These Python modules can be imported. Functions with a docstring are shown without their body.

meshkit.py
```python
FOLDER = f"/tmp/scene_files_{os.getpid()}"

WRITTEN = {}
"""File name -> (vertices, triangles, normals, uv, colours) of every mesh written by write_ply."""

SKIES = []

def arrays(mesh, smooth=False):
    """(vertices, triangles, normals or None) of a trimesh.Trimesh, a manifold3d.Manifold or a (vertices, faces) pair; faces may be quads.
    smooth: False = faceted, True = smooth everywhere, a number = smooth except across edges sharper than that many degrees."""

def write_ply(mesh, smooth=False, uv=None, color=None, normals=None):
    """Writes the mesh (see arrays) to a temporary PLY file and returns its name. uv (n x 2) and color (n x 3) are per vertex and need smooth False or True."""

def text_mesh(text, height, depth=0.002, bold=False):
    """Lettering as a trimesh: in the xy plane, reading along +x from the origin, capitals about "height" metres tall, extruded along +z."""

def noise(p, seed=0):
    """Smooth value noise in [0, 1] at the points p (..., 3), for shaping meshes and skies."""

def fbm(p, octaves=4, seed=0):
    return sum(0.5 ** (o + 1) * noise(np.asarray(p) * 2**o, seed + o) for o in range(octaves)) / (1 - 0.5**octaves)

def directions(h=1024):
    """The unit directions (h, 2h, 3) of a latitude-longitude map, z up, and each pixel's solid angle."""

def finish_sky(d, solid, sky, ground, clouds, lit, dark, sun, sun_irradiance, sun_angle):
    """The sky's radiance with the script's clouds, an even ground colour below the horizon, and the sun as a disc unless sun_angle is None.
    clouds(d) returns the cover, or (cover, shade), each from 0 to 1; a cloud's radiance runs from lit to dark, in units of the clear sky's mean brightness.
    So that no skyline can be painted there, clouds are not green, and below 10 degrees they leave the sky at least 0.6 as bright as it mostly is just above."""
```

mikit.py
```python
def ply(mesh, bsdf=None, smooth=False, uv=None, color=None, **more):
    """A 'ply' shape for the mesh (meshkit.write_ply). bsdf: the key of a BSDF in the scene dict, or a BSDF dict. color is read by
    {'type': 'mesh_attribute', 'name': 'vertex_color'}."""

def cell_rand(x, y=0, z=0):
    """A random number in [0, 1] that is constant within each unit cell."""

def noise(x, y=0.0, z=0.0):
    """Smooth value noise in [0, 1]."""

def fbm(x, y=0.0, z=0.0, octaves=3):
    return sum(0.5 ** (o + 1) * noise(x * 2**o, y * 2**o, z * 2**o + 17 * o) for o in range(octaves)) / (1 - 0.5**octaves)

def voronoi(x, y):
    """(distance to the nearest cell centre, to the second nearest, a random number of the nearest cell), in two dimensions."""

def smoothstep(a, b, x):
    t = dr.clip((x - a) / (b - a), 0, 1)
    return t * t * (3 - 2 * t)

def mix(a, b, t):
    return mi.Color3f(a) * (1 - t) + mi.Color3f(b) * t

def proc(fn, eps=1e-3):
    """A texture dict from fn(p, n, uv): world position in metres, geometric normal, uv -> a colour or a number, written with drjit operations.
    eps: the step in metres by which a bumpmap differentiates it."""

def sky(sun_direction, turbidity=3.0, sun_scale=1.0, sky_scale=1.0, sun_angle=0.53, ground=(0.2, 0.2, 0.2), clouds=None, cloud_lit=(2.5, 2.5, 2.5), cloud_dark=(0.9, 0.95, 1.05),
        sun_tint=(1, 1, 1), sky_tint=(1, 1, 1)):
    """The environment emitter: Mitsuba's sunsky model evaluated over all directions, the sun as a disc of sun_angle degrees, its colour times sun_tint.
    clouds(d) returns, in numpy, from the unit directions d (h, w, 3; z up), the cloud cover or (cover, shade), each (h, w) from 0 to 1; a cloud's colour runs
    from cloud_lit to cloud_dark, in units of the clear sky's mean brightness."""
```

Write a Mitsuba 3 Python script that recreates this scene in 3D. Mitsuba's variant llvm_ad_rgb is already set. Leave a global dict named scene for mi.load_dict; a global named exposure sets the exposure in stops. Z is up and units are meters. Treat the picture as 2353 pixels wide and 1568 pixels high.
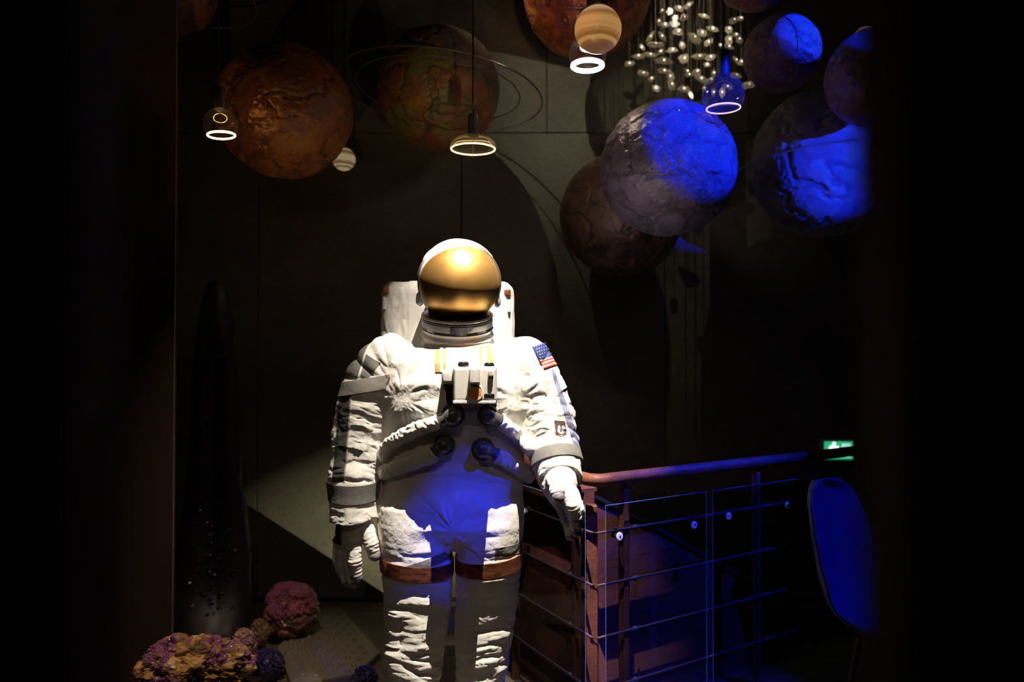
import math, random
import numpy as np
import trimesh
import manifold3d as m3
import mitsuba as mi
import drjit as dr
import mikit, meshkit
from shapely.geometry import Polygon, Point
from mikit import proc, noise, fbm, smoothstep, mix

T = mi.ScalarTransform4f
random.seed(7)
RNG = np.random.default_rng(11)
scene, labels = {}, {}

# ------------------------------------------------------------------ camera, lights, exposure
W, H, F = 2353, 1568, 1750.0          # focal length in pixels of the full frame
EYE = np.array([0.0, 0.0, 1.53])      # eye height; the horizon lies at pixel row 815
HORIZON = 815.0
PITCH_UP = math.atan((HORIZON - H / 2) / F)
scene['camera'] = {
    'type': 'thinlens', 'fov': math.degrees(2 * math.atan(W / 2 / F)), 'fov_axis': 'x',
    'aperture_radius': 0.009, 'focus_distance': 2.75, 'near_clip': 0.02, 'far_clip': 60.0,
    'to_world': T().look_at(origin=EYE.tolist(), target=[0, math.cos(PITCH_UP), 1.53 + math.sin(PITCH_UP)], up=[0, 0, 1]),
}
exposure = 0.0


def spot(name, pos, target, rgb, power, cutoff, beam):
    scene[name] = {'type': 'spot', 'to_world': T().look_at(origin=list(pos), target=list(target), up=[0.01, 0.02, 1]),
                   'intensity': {'type': 'rgb', 'value': [power * c for c in rgb]}, 'cutoff_angle': cutoff, 'beam_width': beam}


BLUE, PALE = (0.006, 0.026, 1.0), (1.0, 0.91, 0.78)
KEY, LOW, HIGH = (0.18, 1.86, 4.25), (2.35, 3.10, 2.05), (-0.50, 3.30, 4.20)
spot('key_spot', KEY, (0.03, 2.66, 1.40), PALE, 135, 13.5, 6)                       # the spot out of view that bleaches the suit
spot('fill_lamp', (-0.35, 0.6, 2.6), (-0.1, 2.75, 1.0), (1.0, 0.74, 0.56), 0.8, 30, 16)   # added warm fill from the front for the shaded suit
spot('blue_spot_planet', (2.2, 1.4, 3.6), (0.79, 3.52, 2.45), BLUE, 140, 5.7, 5.0)   # unseen narrow blue spots, one placed for each planet on the right
spot('blue_spot_ringed', (2.9, 1.3, 2.3), (1.65, 3.80, 2.54), BLUE, 150, 7.0, 4.8)
spot('blue_spot_small', (2.9, 2.1, 3.8), (1.41, 3.74, 3.085), BLUE, 90, 3.35, 3.0)
spot('blue_spot_edge', (2.2, 1.9, 3.7), (1.64, 3.25, 2.91), BLUE, 50, 4.6, 3.8)
spot('blue_spot_front', (1.55, 0.75, 3.3), (-0.15, 2.62, 1.01), BLUE, 38, 3.2, 1.0)   # out of view, placed for the blue patch on the suit
spot('blue_spot_rim', (2.5, 3.0, 2.1), (0.03, 2.8, 0.75), BLUE, 22, 9, 5)  # out of view, puts the blue rim on the legs
spot('blue_spot_rail', (2.6, 2.5, 3.2), (0.95, 3.25, 0.85), BLUE, 85, 14, 7)          # out of view, placed to light the railing
spot('blue_spot_chair', (2.2, 0.9, 2.9), (1.05, 2.2, 0.95), BLUE, 9, 9, 5)  # out of view, placed to light the chair
spot('blue_spot_lamp', (2.3, 2.2, 3.9), (0.95, 3.35, 2.75), BLUE, 16, 2.3, 1.8)  # out of view, lights the clear globe before the crystals
spot('wall_spot_low', LOW, (-0.66, 4.75, 0.40), (1.0, 0.92, 0.60), 95, 10.5, 2)  # out of view, placed for the lit patch low on the wall
spot('wall_spot_high', HIGH, (0.38, 4.75, 2.88), (1.0, 0.90, 0.70), 6.0, 20, 4)  # out of view, placed for the lit patch high on the wall
spot('stone_spot', (-0.9, 2.2, 3.9), (-1.25, 3.35, 0.3), (1.0, 0.74, 0.55), 20, 13, 6)  # out of view, placed to light the stones
spot('amber_spot', (-0.75, 1.95, 1.55), (-1.0, 3.70, 2.42), (1.0, 0.58, 0.24), 0.8, 20, 4)  # out of view, lights the large orange-brown planet from below
spot('olive_spot', (0.1, 2.2, 1.8), (-0.36, 4.1, 2.93), (1.0, 0.80, 0.42), 1.1, 13, 5)  # out of view, lights the olive ringed planet
spot('lilac_spot', (0.05, 1.9, 1.6), (0.60, 3.6, 2.25), (1.0, 0.74, 0.88), 1.9, 12, 4)  # out of view, lights the shadow side of the big blue planet
spot('red_spot', (0.2, 2.3, 2.7), (0.24, 4.0, 3.35), (1.0, 0.50, 0.24), 1.5, 13, 4)  # out of view, lights the orange-red planet
spot('amber_spot_far', (-1.2, 2.0, 1.9), (-1.62, 3.75, 3.25), (1.0, 0.55, 0.3), 0.9, 12, 5)  # out of view, lights the planet at the far left

# ------------------------------------------------------------------ helpers


def zat(y, Y):
    """The height of what stands at pixel row y at depth Y."""
    v, c, s = y - H / 2, math.cos(PITCH_UP), math.sin(PITCH_UP)
    return EYE[2] + Y * (F * s - v * c) / (F * c + v * s)


def P(x, y, Y):
    """The point at depth Y that stands at pixel (x, y) of the photograph."""
    v = y - H / 2
    return np.array([(x - W / 2) * Y / (F * math.cos(PITCH_UP) + v * math.sin(PITCH_UP)), Y, zat(y, Y)])


def px(r, Y=2.75):
    return r * Y / F


def numbered(name):
    used = {k.split('__')[0] for k in scene} | set(labels) if '__' not in name else set(scene) | set(labels)
    if name not in used:
        return name
    i = 1
    while f'{name}_{i:03d}' in used:
        i += 1
    return f'{name}_{i:03d}'


def say(key, label=None, category=None, group=None, kind=None):
    d = {k: v for k, v in dict(label=label, category=category, group=group, kind=kind).items() if v}
    if d:
        labels[key] = {**labels.get(key, {}), **d}
    return key


def thing(name, label, category, group=None):
    return say(numbered(name), label, category, group)


def add(name, mesh, bsdf, smooth=30, parent=None, label=None, category=None, group=None, kind=None, color=None, emit=None, to_world=None):
    key = numbered(f'{parent}__{name}' if parent else name)
    d = mesh if isinstance(mesh, dict) else mikit.ply(mesh, bsdf, smooth=smooth, color=color)
    d = dict(d)
    if emit is not None:
        d['emitter'] = {'type': 'area', 'radiance': emit if isinstance(emit, dict) else {'type': 'rgb', 'value': list(emit)}}
    if to_world is not None:
        d['to_world'] = to_world
    scene[key] = d
    say(key, label, category, group, kind)
    return key


def join(ms):
    return trimesh.util.concatenate(ms)


def tm(man):
    m = man.to_mesh()
    return trimesh.Trimesh(np.array(m.vert_properties[:, :3]), np.array(m.tri_verts), process=False)


def box(lo, hi, bevel=0.0):
    lo, hi = np.asarray(lo, float), np.asarray(hi, float)
    if bevel <= 0:
        return trimesh.creation.box(bounds=[lo, hi])
    pts = []
    for s in np.ndindex(2, 2, 2):
        c = np.where(s, hi, lo)
        d = np.where(s, -1, 1) * bevel
        for k in range(3):
            q = c + d
            q[k] = c[k]
            pts.append(q)
    return trimesh.convex.convex_hull(np.array(pts))


def rbox(lo, hi, r, seg=12):
    lo, hi = np.asarray(lo, float) + r, np.asarray(hi, float) - r
    sp = m3.Manifold.sphere(r, seg)
    return tm(m3.Manifold.batch_hull([sp.translate(tuple(float(v) for v in np.where(s, hi, lo))) for s in np.ndindex(2, 2, 2)]))


def frame(axis):
    z = np.asarray(axis, float) / np.linalg.norm(axis)
    x = np.cross([0, 0, 1] if abs(z[2]) < 0.9 else [0, 1, 0], z)
    x /= np.linalg.norm(x)
    return np.stack([x, np.cross(z, x), z], 1)


def lathe(profile, origin=(0, 0, 0), axis=(0, 0, 1), seg=48):
    m = trimesh.creation.revolve(np.asarray(profile, float), sections=seg)
    M = np.eye(4)
    M[:3, :3], M[:3, 3] = frame(axis), origin
    m.apply_transform(M)
    return m


def spline(pts, n):
    from scipy.interpolate import CubicSpline
    pts = np.asarray(pts, float)
    t = np.concatenate([[0], np.cumsum(np.linalg.norm(np.diff(pts, axis=0), axis=1))])
    return CubicSpline(t, pts)(np.linspace(0, t[-1], n))


def tube(path, r, sides=10, caps=True, closed=False, flat=None):
    """A swept tube; r a number, or one radius per point and side."""
    p = np.asarray(path, float)
    n = len(p)
    t = np.roll(p, -1, 0) - np.roll(p, 1, 0) if closed else np.gradient(p, axis=0)
    t /= np.linalg.norm(t, axis=1, keepdims=True) + 1e-12
    a = np.zeros_like(p)
    ref = np.array([0, 0, 1.0]) if abs(t[0][2]) < 0.8 else np.array([1.0, 0, 0])
    a[0] = np.cross(t[0], ref)
    for i in range(1, n):
        a[i] = a[i - 1] - t[i] * (a[i - 1] @ t[i])
        a[i] /= np.linalg.norm(a[i])
    a[0] /= np.linalg.norm(a[0])
    b = np.cross(t, a)
    ang = np.arange(sides) * 2 * np.pi / sides
    r = np.broadcast_to(np.asarray(r, float).reshape(n, -1) if np.ndim(r) else np.full((n, 1), float(r)), (n, sides))
    v = (p[:, None] + r[..., None] * (np.cos(ang)[None, :, None] * a[:, None] + np.sin(ang)[None, :, None] * b[:, None])).reshape(-1, 3)
    rows = n if closed else n - 1
    i, j = np.meshgrid(np.arange(rows), np.arange(sides), indexing='ij')
    k = (i + 1) % n
    q = np.stack([i * sides + j, i * sides + (j + 1) % sides, k * sides + (j + 1) % sides, k * sides + j], -1).reshape(-1, 4)
    f = np.vstack([q[:, [0, 1, 2]], q[:, [0, 2, 3]]])
    if caps and not closed:
        v = np.vstack([v, p[:1], p[-1:]])
        s = np.arange(sides)
        f = np.vstack([f, np.stack([s * 0 + len(v) - 2, (s + 1) % sides, s], 1),
                       np.stack([s * 0 + len(v) - 1, s + (n - 1) * sides, (s + 1) % sides + (n - 1) * sides], 1)])
    m = trimesh.Trimesh(v, f, process=False)
    if m.volume < 0:
        m.invert()
    return m


def rod(a, b, r, sides=12):
    return tube([a, b], r, sides)


def solidify(m, th):
    """A sheet given thickness th behind its face."""
    m = m.copy()
    m.merge_vertices()
    n = np.array(m.vertex_normals)
    v, f = np.array(m.vertices), np.array(m.faces)
    e = np.sort(m.edges, axis=1)
    _, inv, cnt = np.unique(e, axis=0, return_inverse=True, return_counts=True)
    be = m.edges[cnt[inv.ravel()] == 1]
    k = len(v)
    f2 = np.vstack([f, f[:, ::-1] + k, np.stack([be[:, 1], be[:, 0], be[:, 0] + k], 1), np.stack([be[:, 1], be[:, 0] + k, be[:, 1] + k], 1)])
    return trimesh.Trimesh(np.vstack([v, v - n * th]), f2, process=False)


def surface_nets(f, lo, hi, h):
    """The zero surface of the distance function f as a mesh of spacing h."""
    lo, hi = np.asarray(lo, float), np.asarray(hi, float)
    c = 4
    nc = np.ceil((hi - lo) / (h * c)).astype(int) + 1
    n = nc * c
    gc = np.stack(np.meshgrid(*[lo[k] + (np.arange(nc[k]) * c + 1.5) * h for k in range(3)], indexing='ij'), -1)
    dc = f(gc.reshape(-1, 3)).reshape(nc)
    D = np.repeat(np.repeat(np.repeat(dc, c, 0), c, 1), c, 2).astype(np.float32)
    idx = np.argwhere(np.abs(D) < 7.0 * h)
    for s in range(0, len(idx), 400000):
        q = idx[s:s + 400000]
        D[q[:, 0], q[:, 1], q[:, 2]] = f(lo + q * h)
    S = D < 0
    cnt = sum(S[a:n[0] - 1 + a, b:n[1] - 1 + b, d:n[2] - 1 + d].astype(np.int8) for a, b, d in np.ndindex(2, 2, 2))
    cells = np.argwhere((cnt > 0) & (cnt < 8))
    num = np.full(n - 1, -1, np.int64)
    num[tuple(cells.T)] = np.arange(len(cells))
    acc, w = np.zeros((len(cells), 3)), np.zeros((len(cells), 1))
    corners = list(np.ndindex(2, 2, 2))
    for A in corners:
        for k in range(3):
            if A[k]:
                continue
            B = list(A)
            B[k] = 1
            ia, ib = cells + A, cells + B
            da, db = D[tuple(ia.T)], D[tuple(ib.T)]
            on = (da < 0) != (db < 0)
            t = np.where(on, da / np.where(on, da - db, 1), 0)[:, None]
            acc += np.where(on[:, None], ia + (ib - ia) * t, 0)
            w += on[:, None]
    v = lo + acc / w * h
    faces = []
    for k in range(3):
        a, b = (k + 1) % 3, (k + 2) % 3
        s0 = [slice(0, None)] * 3
        s1 = [slice(0, None)] * 3
        s0[k], s1[k] = slice(0, n[k] - 1), slice(1, n[k])
        cr = np.argwhere(S[tuple(s0)] != S[tuple(s1)])
        cr = cr[(cr[:, a] > 0) & (cr[:, b] > 0) & (cr[:, a] < n[a] - 1) & (cr[:, b] < n[b] - 1)]
        ea, eb = np.eye(3, dtype=int)[a], np.eye(3, dtype=int)[b]
        q = np.stack([num[tuple((cr - ea - eb).T)], num[tuple((cr - eb).T)], num[tuple(cr.T)], num[tuple((cr - ea).T)]], 1)
        flip = ~S[tuple(cr.T)]
        q[flip] = q[flip][:, ::-1]
        faces.append(q)
    q = np.vstack(faces)
    q = q[(q >= 0).all(1)]
    m = trimesh.Trimesh(v, np.vstack([q[:, [0, 1, 2]], q[:, [0, 2, 3]]]), process=False)
    return m


def lerp(a, b, t):
    return np.asarray(a) * (1 - t[:, None]) + np.asarray(b) * t[:, None]


def sstep(a, b, x):
    t = np.clip((x - a) / (b - a), 0, 1)
    return t * t * (3 - 2 * t)


def smin(a, b, k):
    h = np.clip(0.5 + 0.5 * (b - a) / k, 0, 1)
    return b + (a - b) * h - k * h * (1 - h)


def cone(p, a, b, ra, rb):
    ab = b - a
    t = np.clip((p - a) @ ab / (ab @ ab), 0, 1)
    return np.linalg.norm(p - (a + t[:, None] * ab), axis=1) - (ra + t * (rb - ra))


def limb(p, joints, k=0.015):
    d = None
    for (a, ra), (b, rb) in zip(joints[:-1], joints[1:]):
        e = cone(p, a, b, ra, rb)
        d = e if d is None else smin(d, e, k)
    return d


def loft(p, rows, n=2.3, k=0.02):
    """rows: (z, cx, cy, half width, half depth) from bottom to top."""
    R = np.array(sorted(rows))
    z = np.clip(p[:, 2], R[0, 0], R[-1, 0])
    cx, cy, a, b = (np.interp(z, R[:, 0], R[:, i]) for i in range(1, 5))
    q = ((np.abs(p[:, 0] - cx) / a) ** n + (np.abs(p[:, 1] - cy) / b) ** n) ** (1 / n)
    d = (q - 1) * np.minimum(a, b)
    cap = np.maximum(p[:, 2] - R[-1, 0], R[0, 0] - p[:, 2])
    return -smin(-d, -cap, k)


def puff(n, e=0.03):
    """Rounded swells with sharp valleys where the noise crosses one half."""
    return np.sqrt(np.abs(2 * n - 1) + e) - math.sqrt(e)


def relax(m, rounds=6, a=0.5, b=0.52):
    """Taubin smoothing in place."""
    from scipy.sparse import coo_matrix, diags
    e = m.edges_unique
    n = len(m.vertices)
    A = coo_matrix((np.ones(2 * len(e)), (np.r_[e[:, 0], e[:, 1]], np.r_[e[:, 1], e[:, 0]])), (n, n)).tocsr()
    A = diags(1 / np.maximum(np.asarray(A.sum(1)).ravel(), 1)) @ A
    v = np.array(m.vertices)
    for _ in range(rounds):
        v = v + a * (A @ v - v)
        v = v - b * (A @ v - v)
    m.vertices = v
    return m


# ------------------------------------------------------------------ materials
def rgb(*c):
    return {'type': 'rgb', 'value': list(c)}


def principled(c, rough=0.6, **k):
    return {'type': 'principled', 'base_color': c if isinstance(c, dict) else rgb(*c), 'roughness': rough, **k}


def two(b):
    return {'type': 'twosided', 'bsdf': b}


def bumped(b, fn, scale, eps=8e-4):
    return two({'type': 'bumpmap', 'arbitrary': proc(fn, eps=eps), 'scale': scale, 'bsdf': b})


def cloth_relief(p, n, uv):
    return 0.6 * fbm(p.x * 160, p.y * 160, p.z * 160, octaves=2) + 0.4 * noise(p.x * 420, p.y * 420, p.z * 420)


def cloth_tone(p, n, uv):
    f = fbm(p.x * 9, p.y * 9, p.z * 9, octaves=3)
    return mix((0.80, 0.765, 0.70), (0.70, 0.655, 0.585), smoothstep(0.45, 0.8, f))


def wall_tone(p, n, uv):
    f = fbm(p.x * 1.6 + 3, p.y * 1.6, p.z * 1.6, octaves=5)
    g = noise(p.x * 60, p.y * 60, p.z * 60)
    return mix((0.095, 0.086, 0.066), (0.165, 0.153, 0.120), smoothstep(0.3, 0.75, f)) * (0.85 + 0.3 * g)


def rust_tone(p, n, uv):
    f = fbm(p.x * 7, p.y * 7, p.z * 5, octaves=5)
    g = noise(p.x * 130, p.y * 130, p.z * 130)
    return mix((0.115, 0.036, 0.026), (0.22, 0.070, 0.042), smoothstep(0.3, 0.72, f)) * (0.8 + 0.4 * g)


def skin_relief(p, n, uv):
    return fbm(p.x * 55, p.y * 55, p.z * 55, octaves=4)


def rust_relief(p, n, uv):
    return fbm(p.x * 220, p.y * 220, p.z * 220, octaves=2)


def copper_tone(p, n, uv):
    f = fbm(p.x * 40, p.y * 40, p.z * 90, octaves=3)
    return mix((0.62, 0.22, 0.11), (0.30, 0.085, 0.045), smoothstep(0.35, 0.75, f))


scene['suit_cloth'] = bumped(principled(proc(cloth_tone), 0.85, specular=0.25), cloth_relief, 0.0012)
scene['grey_cloth'] = bumped(principled((0.16, 0.15, 0.135), 0.7, specular=0.3), cloth_relief, 0.0012)
scene['dark_cloth'] = bumped(principled((0.06, 0.056, 0.05), 0.7, specular=0.3), cloth_relief, 0.0012)
scene['strap_cloth'] = bumped(principled((0.36, 0.33, 0.28), 0.8, specular=0.25), cloth_relief, 0.0012)
scene['blue_grey_cloth'] = two(principled((0.20, 0.20, 0.30), 0.7))
scene['copper_band'] = two(principled(proc(copper_tone), 0.34, metallic=0.8))
scene['orange_foil'] = two(principled((0.85, 0.33, 0.10), 0.45, metallic=0.2))
scene['shell_white'] = two(principled((0.80, 0.77, 0.72), 0.35))


def gold_tone(p, n, uv):
    f = fbm(p.x * 30, p.y * 30, p.z * 30, octaves=3)
    return mix((0.84, 0.47, 0.13), (0.66, 0.36, 0.10), f)


scene['gold_visor'] = two(principled(proc(gold_tone), 0.46, metallic=0.85, clearcoat=0.35, clearcoat_gloss=0.9))
scene['box_paint'] = two(principled((0.66, 0.62, 0.56), 0.45))
scene['black_gloss'] = two(principled((0.012, 0.011, 0.011), 0.16))
scene['gunmetal'] = two(principled((0.11, 0.105, 0.105), 0.34, metallic=0.35))
scene['dark_metal'] = two(principled((0.018, 0.018, 0.02), 0.5))
scene['steel_grey'] = two(principled((0.30, 0.28, 0.26), 0.4, metallic=0.6))
scene['rust'] = bumped(principled(proc(rust_tone), 0.55, metallic=0.15), rust_relief, 0.0012)
scene['wall_plaster'] = two(principled(proc(wall_tone), 0.75, specular=0.25))
scene['black_wall'] = two(principled((0.012, 0.008, 0.007), 0.8, specular=0.1))
scene['brown_wall'] = two(principled((0.032, 0.019, 0.015), 0.7, specular=0.2))
scene['painted'] = two(principled({'type': 'mesh_attribute', 'name': 'vertex_color'}, 0.5, specular=0.5))
scene['planet_skin'] = bumped(principled({'type': 'mesh_attribute', 'name': 'vertex_color'}, 0.42, specular=0.5), skin_relief, 0.006, 2e-3)
scene['jamb_brown'] = two(principled((0.22, 0.07, 0.05), 0.7, specular=0.2))
scene['painted_gloss'] = two(principled({'type': 'mesh_attribute', 'name': 'vertex_color'}, 0.22, specular=0.6))
scene['glitter_flake'] = two(principled((0.9, 0.82, 0.7), 0.22, metallic=0.9))
scene['globe_glass'] = {'type': 'blendbsdf', 'weight': 0.02, 'clear': {'type': 'thindielectric', 'int_ior': 1.5}, 'hazy_glow': two(principled((0.8, 0.8, 0.8), 0.6))}  # small diffuse share stands in for the glow on the glass
scene['rail_glass'] = {'type': 'thindielectric', 'int_ior': 1.5, 'specular_transmittance': rgb(0.50, 0.55, 0.66)}
scene['white_plastic'] = two(principled((0.75, 0.75, 0.78), 0.3))
scene['flag_blue'] = two(principled((0.022, 0.035, 0.16), 0.7))
scene['flag_red'] = two(principled((0.66, 0.060, 0.035), 0.7))
scene['flag_white'] = two(principled((0.80, 0.78, 0.76), 0.7))
scene['lamp_off'] = two(principled((0.5, 0.5, 0.5), 0.4))

# ------------------------------------------------------------------ the setting
CEIL, BACK = 4.45, 4.75
PITCH, X0 = 1.27, -1.586


def floor_tone(p, n, uv):
    f = fbm(p.x * 2.5, p.y * 14, 0.0, octaves=4)
    return mix((0.055, 0.040, 0.030), (0.10, 0.074, 0.055), f)


scene['floor_wood'] = two(principled(proc(floor_tone), 0.5, specular=0.3))
add('floor', box((-4, -1.2, -0.12), (4, BACK + 0.3, -0.006)), 'black_wall', False, kind='structure')
yb, k = 0.6, 0
while yb < BACK:                                                    # floorboards along the back wall
    ye = min(yb + 0.33, BACK)
    xs = [-2.9, -1.45 + 0.5 * (k % 3), 0.55 + 0.4 * (k % 2), 2.9]
    for a, b in zip(xs[:-1], xs[1:]):
        add('board', box((a + 0.002, yb + 0.002, -0.006), (b - 0.002, ye - 0.002, 0.0), 0.0015), 'floor_wood', False, parent='floor')
    yb, k = ye, k + 1
add('ceiling', box((-4, -1.2, CEIL), (4, BACK + 0.3, CEIL + 0.12)), 'black_wall', False, kind='structure')
add('wall_back', box((-4, BACK + 0.02, 0), (4, BACK + 0.3, CEIL)), 'black_wall', False, kind='structure')
ROW = 2.92
for z0, z1, off in ((0.0, ROW, 0.0), (ROW, CEIL, 0.535)):
    for i in range(-2, 4):
        a, b = X0 + off + PITCH * i, X0 + off + PITCH * (i + 1)
        add('panel', box((a + 0.003, BACK, z0 + 0.003), (b - 0.003, BACK + 0.02, z1 - 0.003), 0.002), 'wall_plaster', False, parent='wall_back')
add('baseboard_back', box((-2.6, BACK - 0.012, 0), (2.9, BACK, 0.028), 0.004), 'dark_metal', False, kind='structure')
add('wall_left', box((-4, -1.2, 0), (-3.9, BACK, CEIL)), 'black_wall', False, kind='structure')
add('wall_right', box((3.9, -1.2, 0), (4, BACK, CEIL)), 'black_wall', False, kind='structure')
# the two dark posts of the opening that the camera looks through, close by and out of focus
add('trim_2', box((0.140, 0.27, 0), (0.262, 0.31, CEIL), 0.003), 'jamb_brown', False, kind='structure')
add('trim_3', box((-0.262, 0.27, 0), (-0.157, 0.31, CEIL), 0.003), 'jamb_brown', False, kind='structure')
# the brown side panel on the left with its bright metal edge
xe = P(402, 815, 3.35)[0]
add('wall_side', box((xe - 0.75, 3.35, 0), (xe - 0.003, 3.375, CEIL), 0.002), 'brown_wall', False, kind='structure')
add('trim_1', box((xe - 0.0035, 3.347, 0), (xe, 3.352, CEIL), 0.0008), 'steel_grey', False, kind='structure')

# ------------------------------------------------------------------ rust panels round the stairwell
DL, DR = np.array([-0.52, 1.0, 0]), np.array([1.545, 1.0, 0])
DLn, DRn = DL / np.linalg.norm(DL), DR / np.linalg.norm(DR)
NL, NR = np.array([-DLn[1], DLn[0], 0]), np.array([DRn[1], -DRn[0], 0])   # both point to the viewer's side
if NL[1] > 0: NL = -NL
if NR[1] > 0: NR = -NR
CORNER = np.array([0.323, 3.0, 0.0])


def wall_poly(o, d, nrm, poly, th, bev=None):
    """A plate standing in the plane through o along d; poly holds (distance along d, height)."""
    from shapely.geometry import Polygon
    m = trimesh.creation.extrude_polygon(Polygon(poly), th, engine='earcut')
    v = np.array(m.vertices)
    out = trimesh.Trimesh(o + v[:, :1] * d + v[:, 1:2] * np.array([0, 0, 1.0]) - v[:, 2:] * nrm, m.faces, process=False)
    if out.volume < 0:
        out.invert()
    return out


st = thing('stair_parapet', 'rust-red steel parapet with sloping top behind the wire railing', 'parapet')
oL = np.array([0.300, 3.17, 0])
add('side_plate', wall_poly(oL, DLn, NL, [(0, 0), (1.05, 0), (1.05, 0.958), (0, 0.958)], 0.05), 'rust', False, parent=st)
add('cover_plate', wall_poly(oL + NL * 0.008, DLn, NL, [(0.03, 0.06), (0.98, 0.06), (0.98, 0.885), (0.03, 0.885)], 0.008), 'rust', False, parent=st, label='flat rectangular cover plate screwed onto the rust panel')
add('top_cap', wall_poly(oL + NL * 0.012, DLn, NL, [(0, 0.958), (1.05, 0.958), (1.05, 0.972), (0, 0.972)], 0.075), 'rust', False, parent=st)
oR = np.array([0.312, 3.22, 0])
add('stringer_plate', wall_poly(oR, DRn, NR, [(0, 0), (0, 0.94), (0.17, 0.86), (0.50, 0.69), (0.90, 0.47), (1.06, 0.36), (1.06, 0)], 0.05), 'rust', False, parent=st)
capx = [(0, 0.94), (0.17, 0.86), (0.50, 0.69), (0.90, 0.47), (1.06, 0.36)]
add('sloping_cap', wall_poly(oR + NR * 0.012, DRn, NR, capx + [(x, z + 0.016) for x, z in capx[::-1]], 0.075), 'dark_metal', False, parent=st)
cp = P(1359, 1200, 3.13)
add('corner_strip', box((cp[0] - 0.024, 3.10, 0), (cp[0] + 0.022, 3.15, 0.915), 0.003), 'rust', False, parent=st)

# ------------------------------------------------------------------ the railing
RAILZ, CABLES = 1.033, (0.827, 0.621, 0.416, 0.21)
rail = thing('railing', 'steel wire railing with a rust-red round handrail turning a corner beside the astronaut', 'railing')
endL, endR = CORNER + DL * 0.98, CORNER + DR * 1.25
hr = [endL + [0, 0, RAILZ]] + [CORNER + DL * t + [0, 0, RAILZ] for t in (0.12, 0.03)] + [CORNER + DR * t + [0, 0, RAILZ] for t in (0.018, 0.06)] + [endR + [0, 0, RAILZ]]
add('handrail', tube(np.array(hr), 0.0255, 24), 'rust', 40, parent=rail, label='round rust-red handrail')
NIN = -NR


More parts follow.
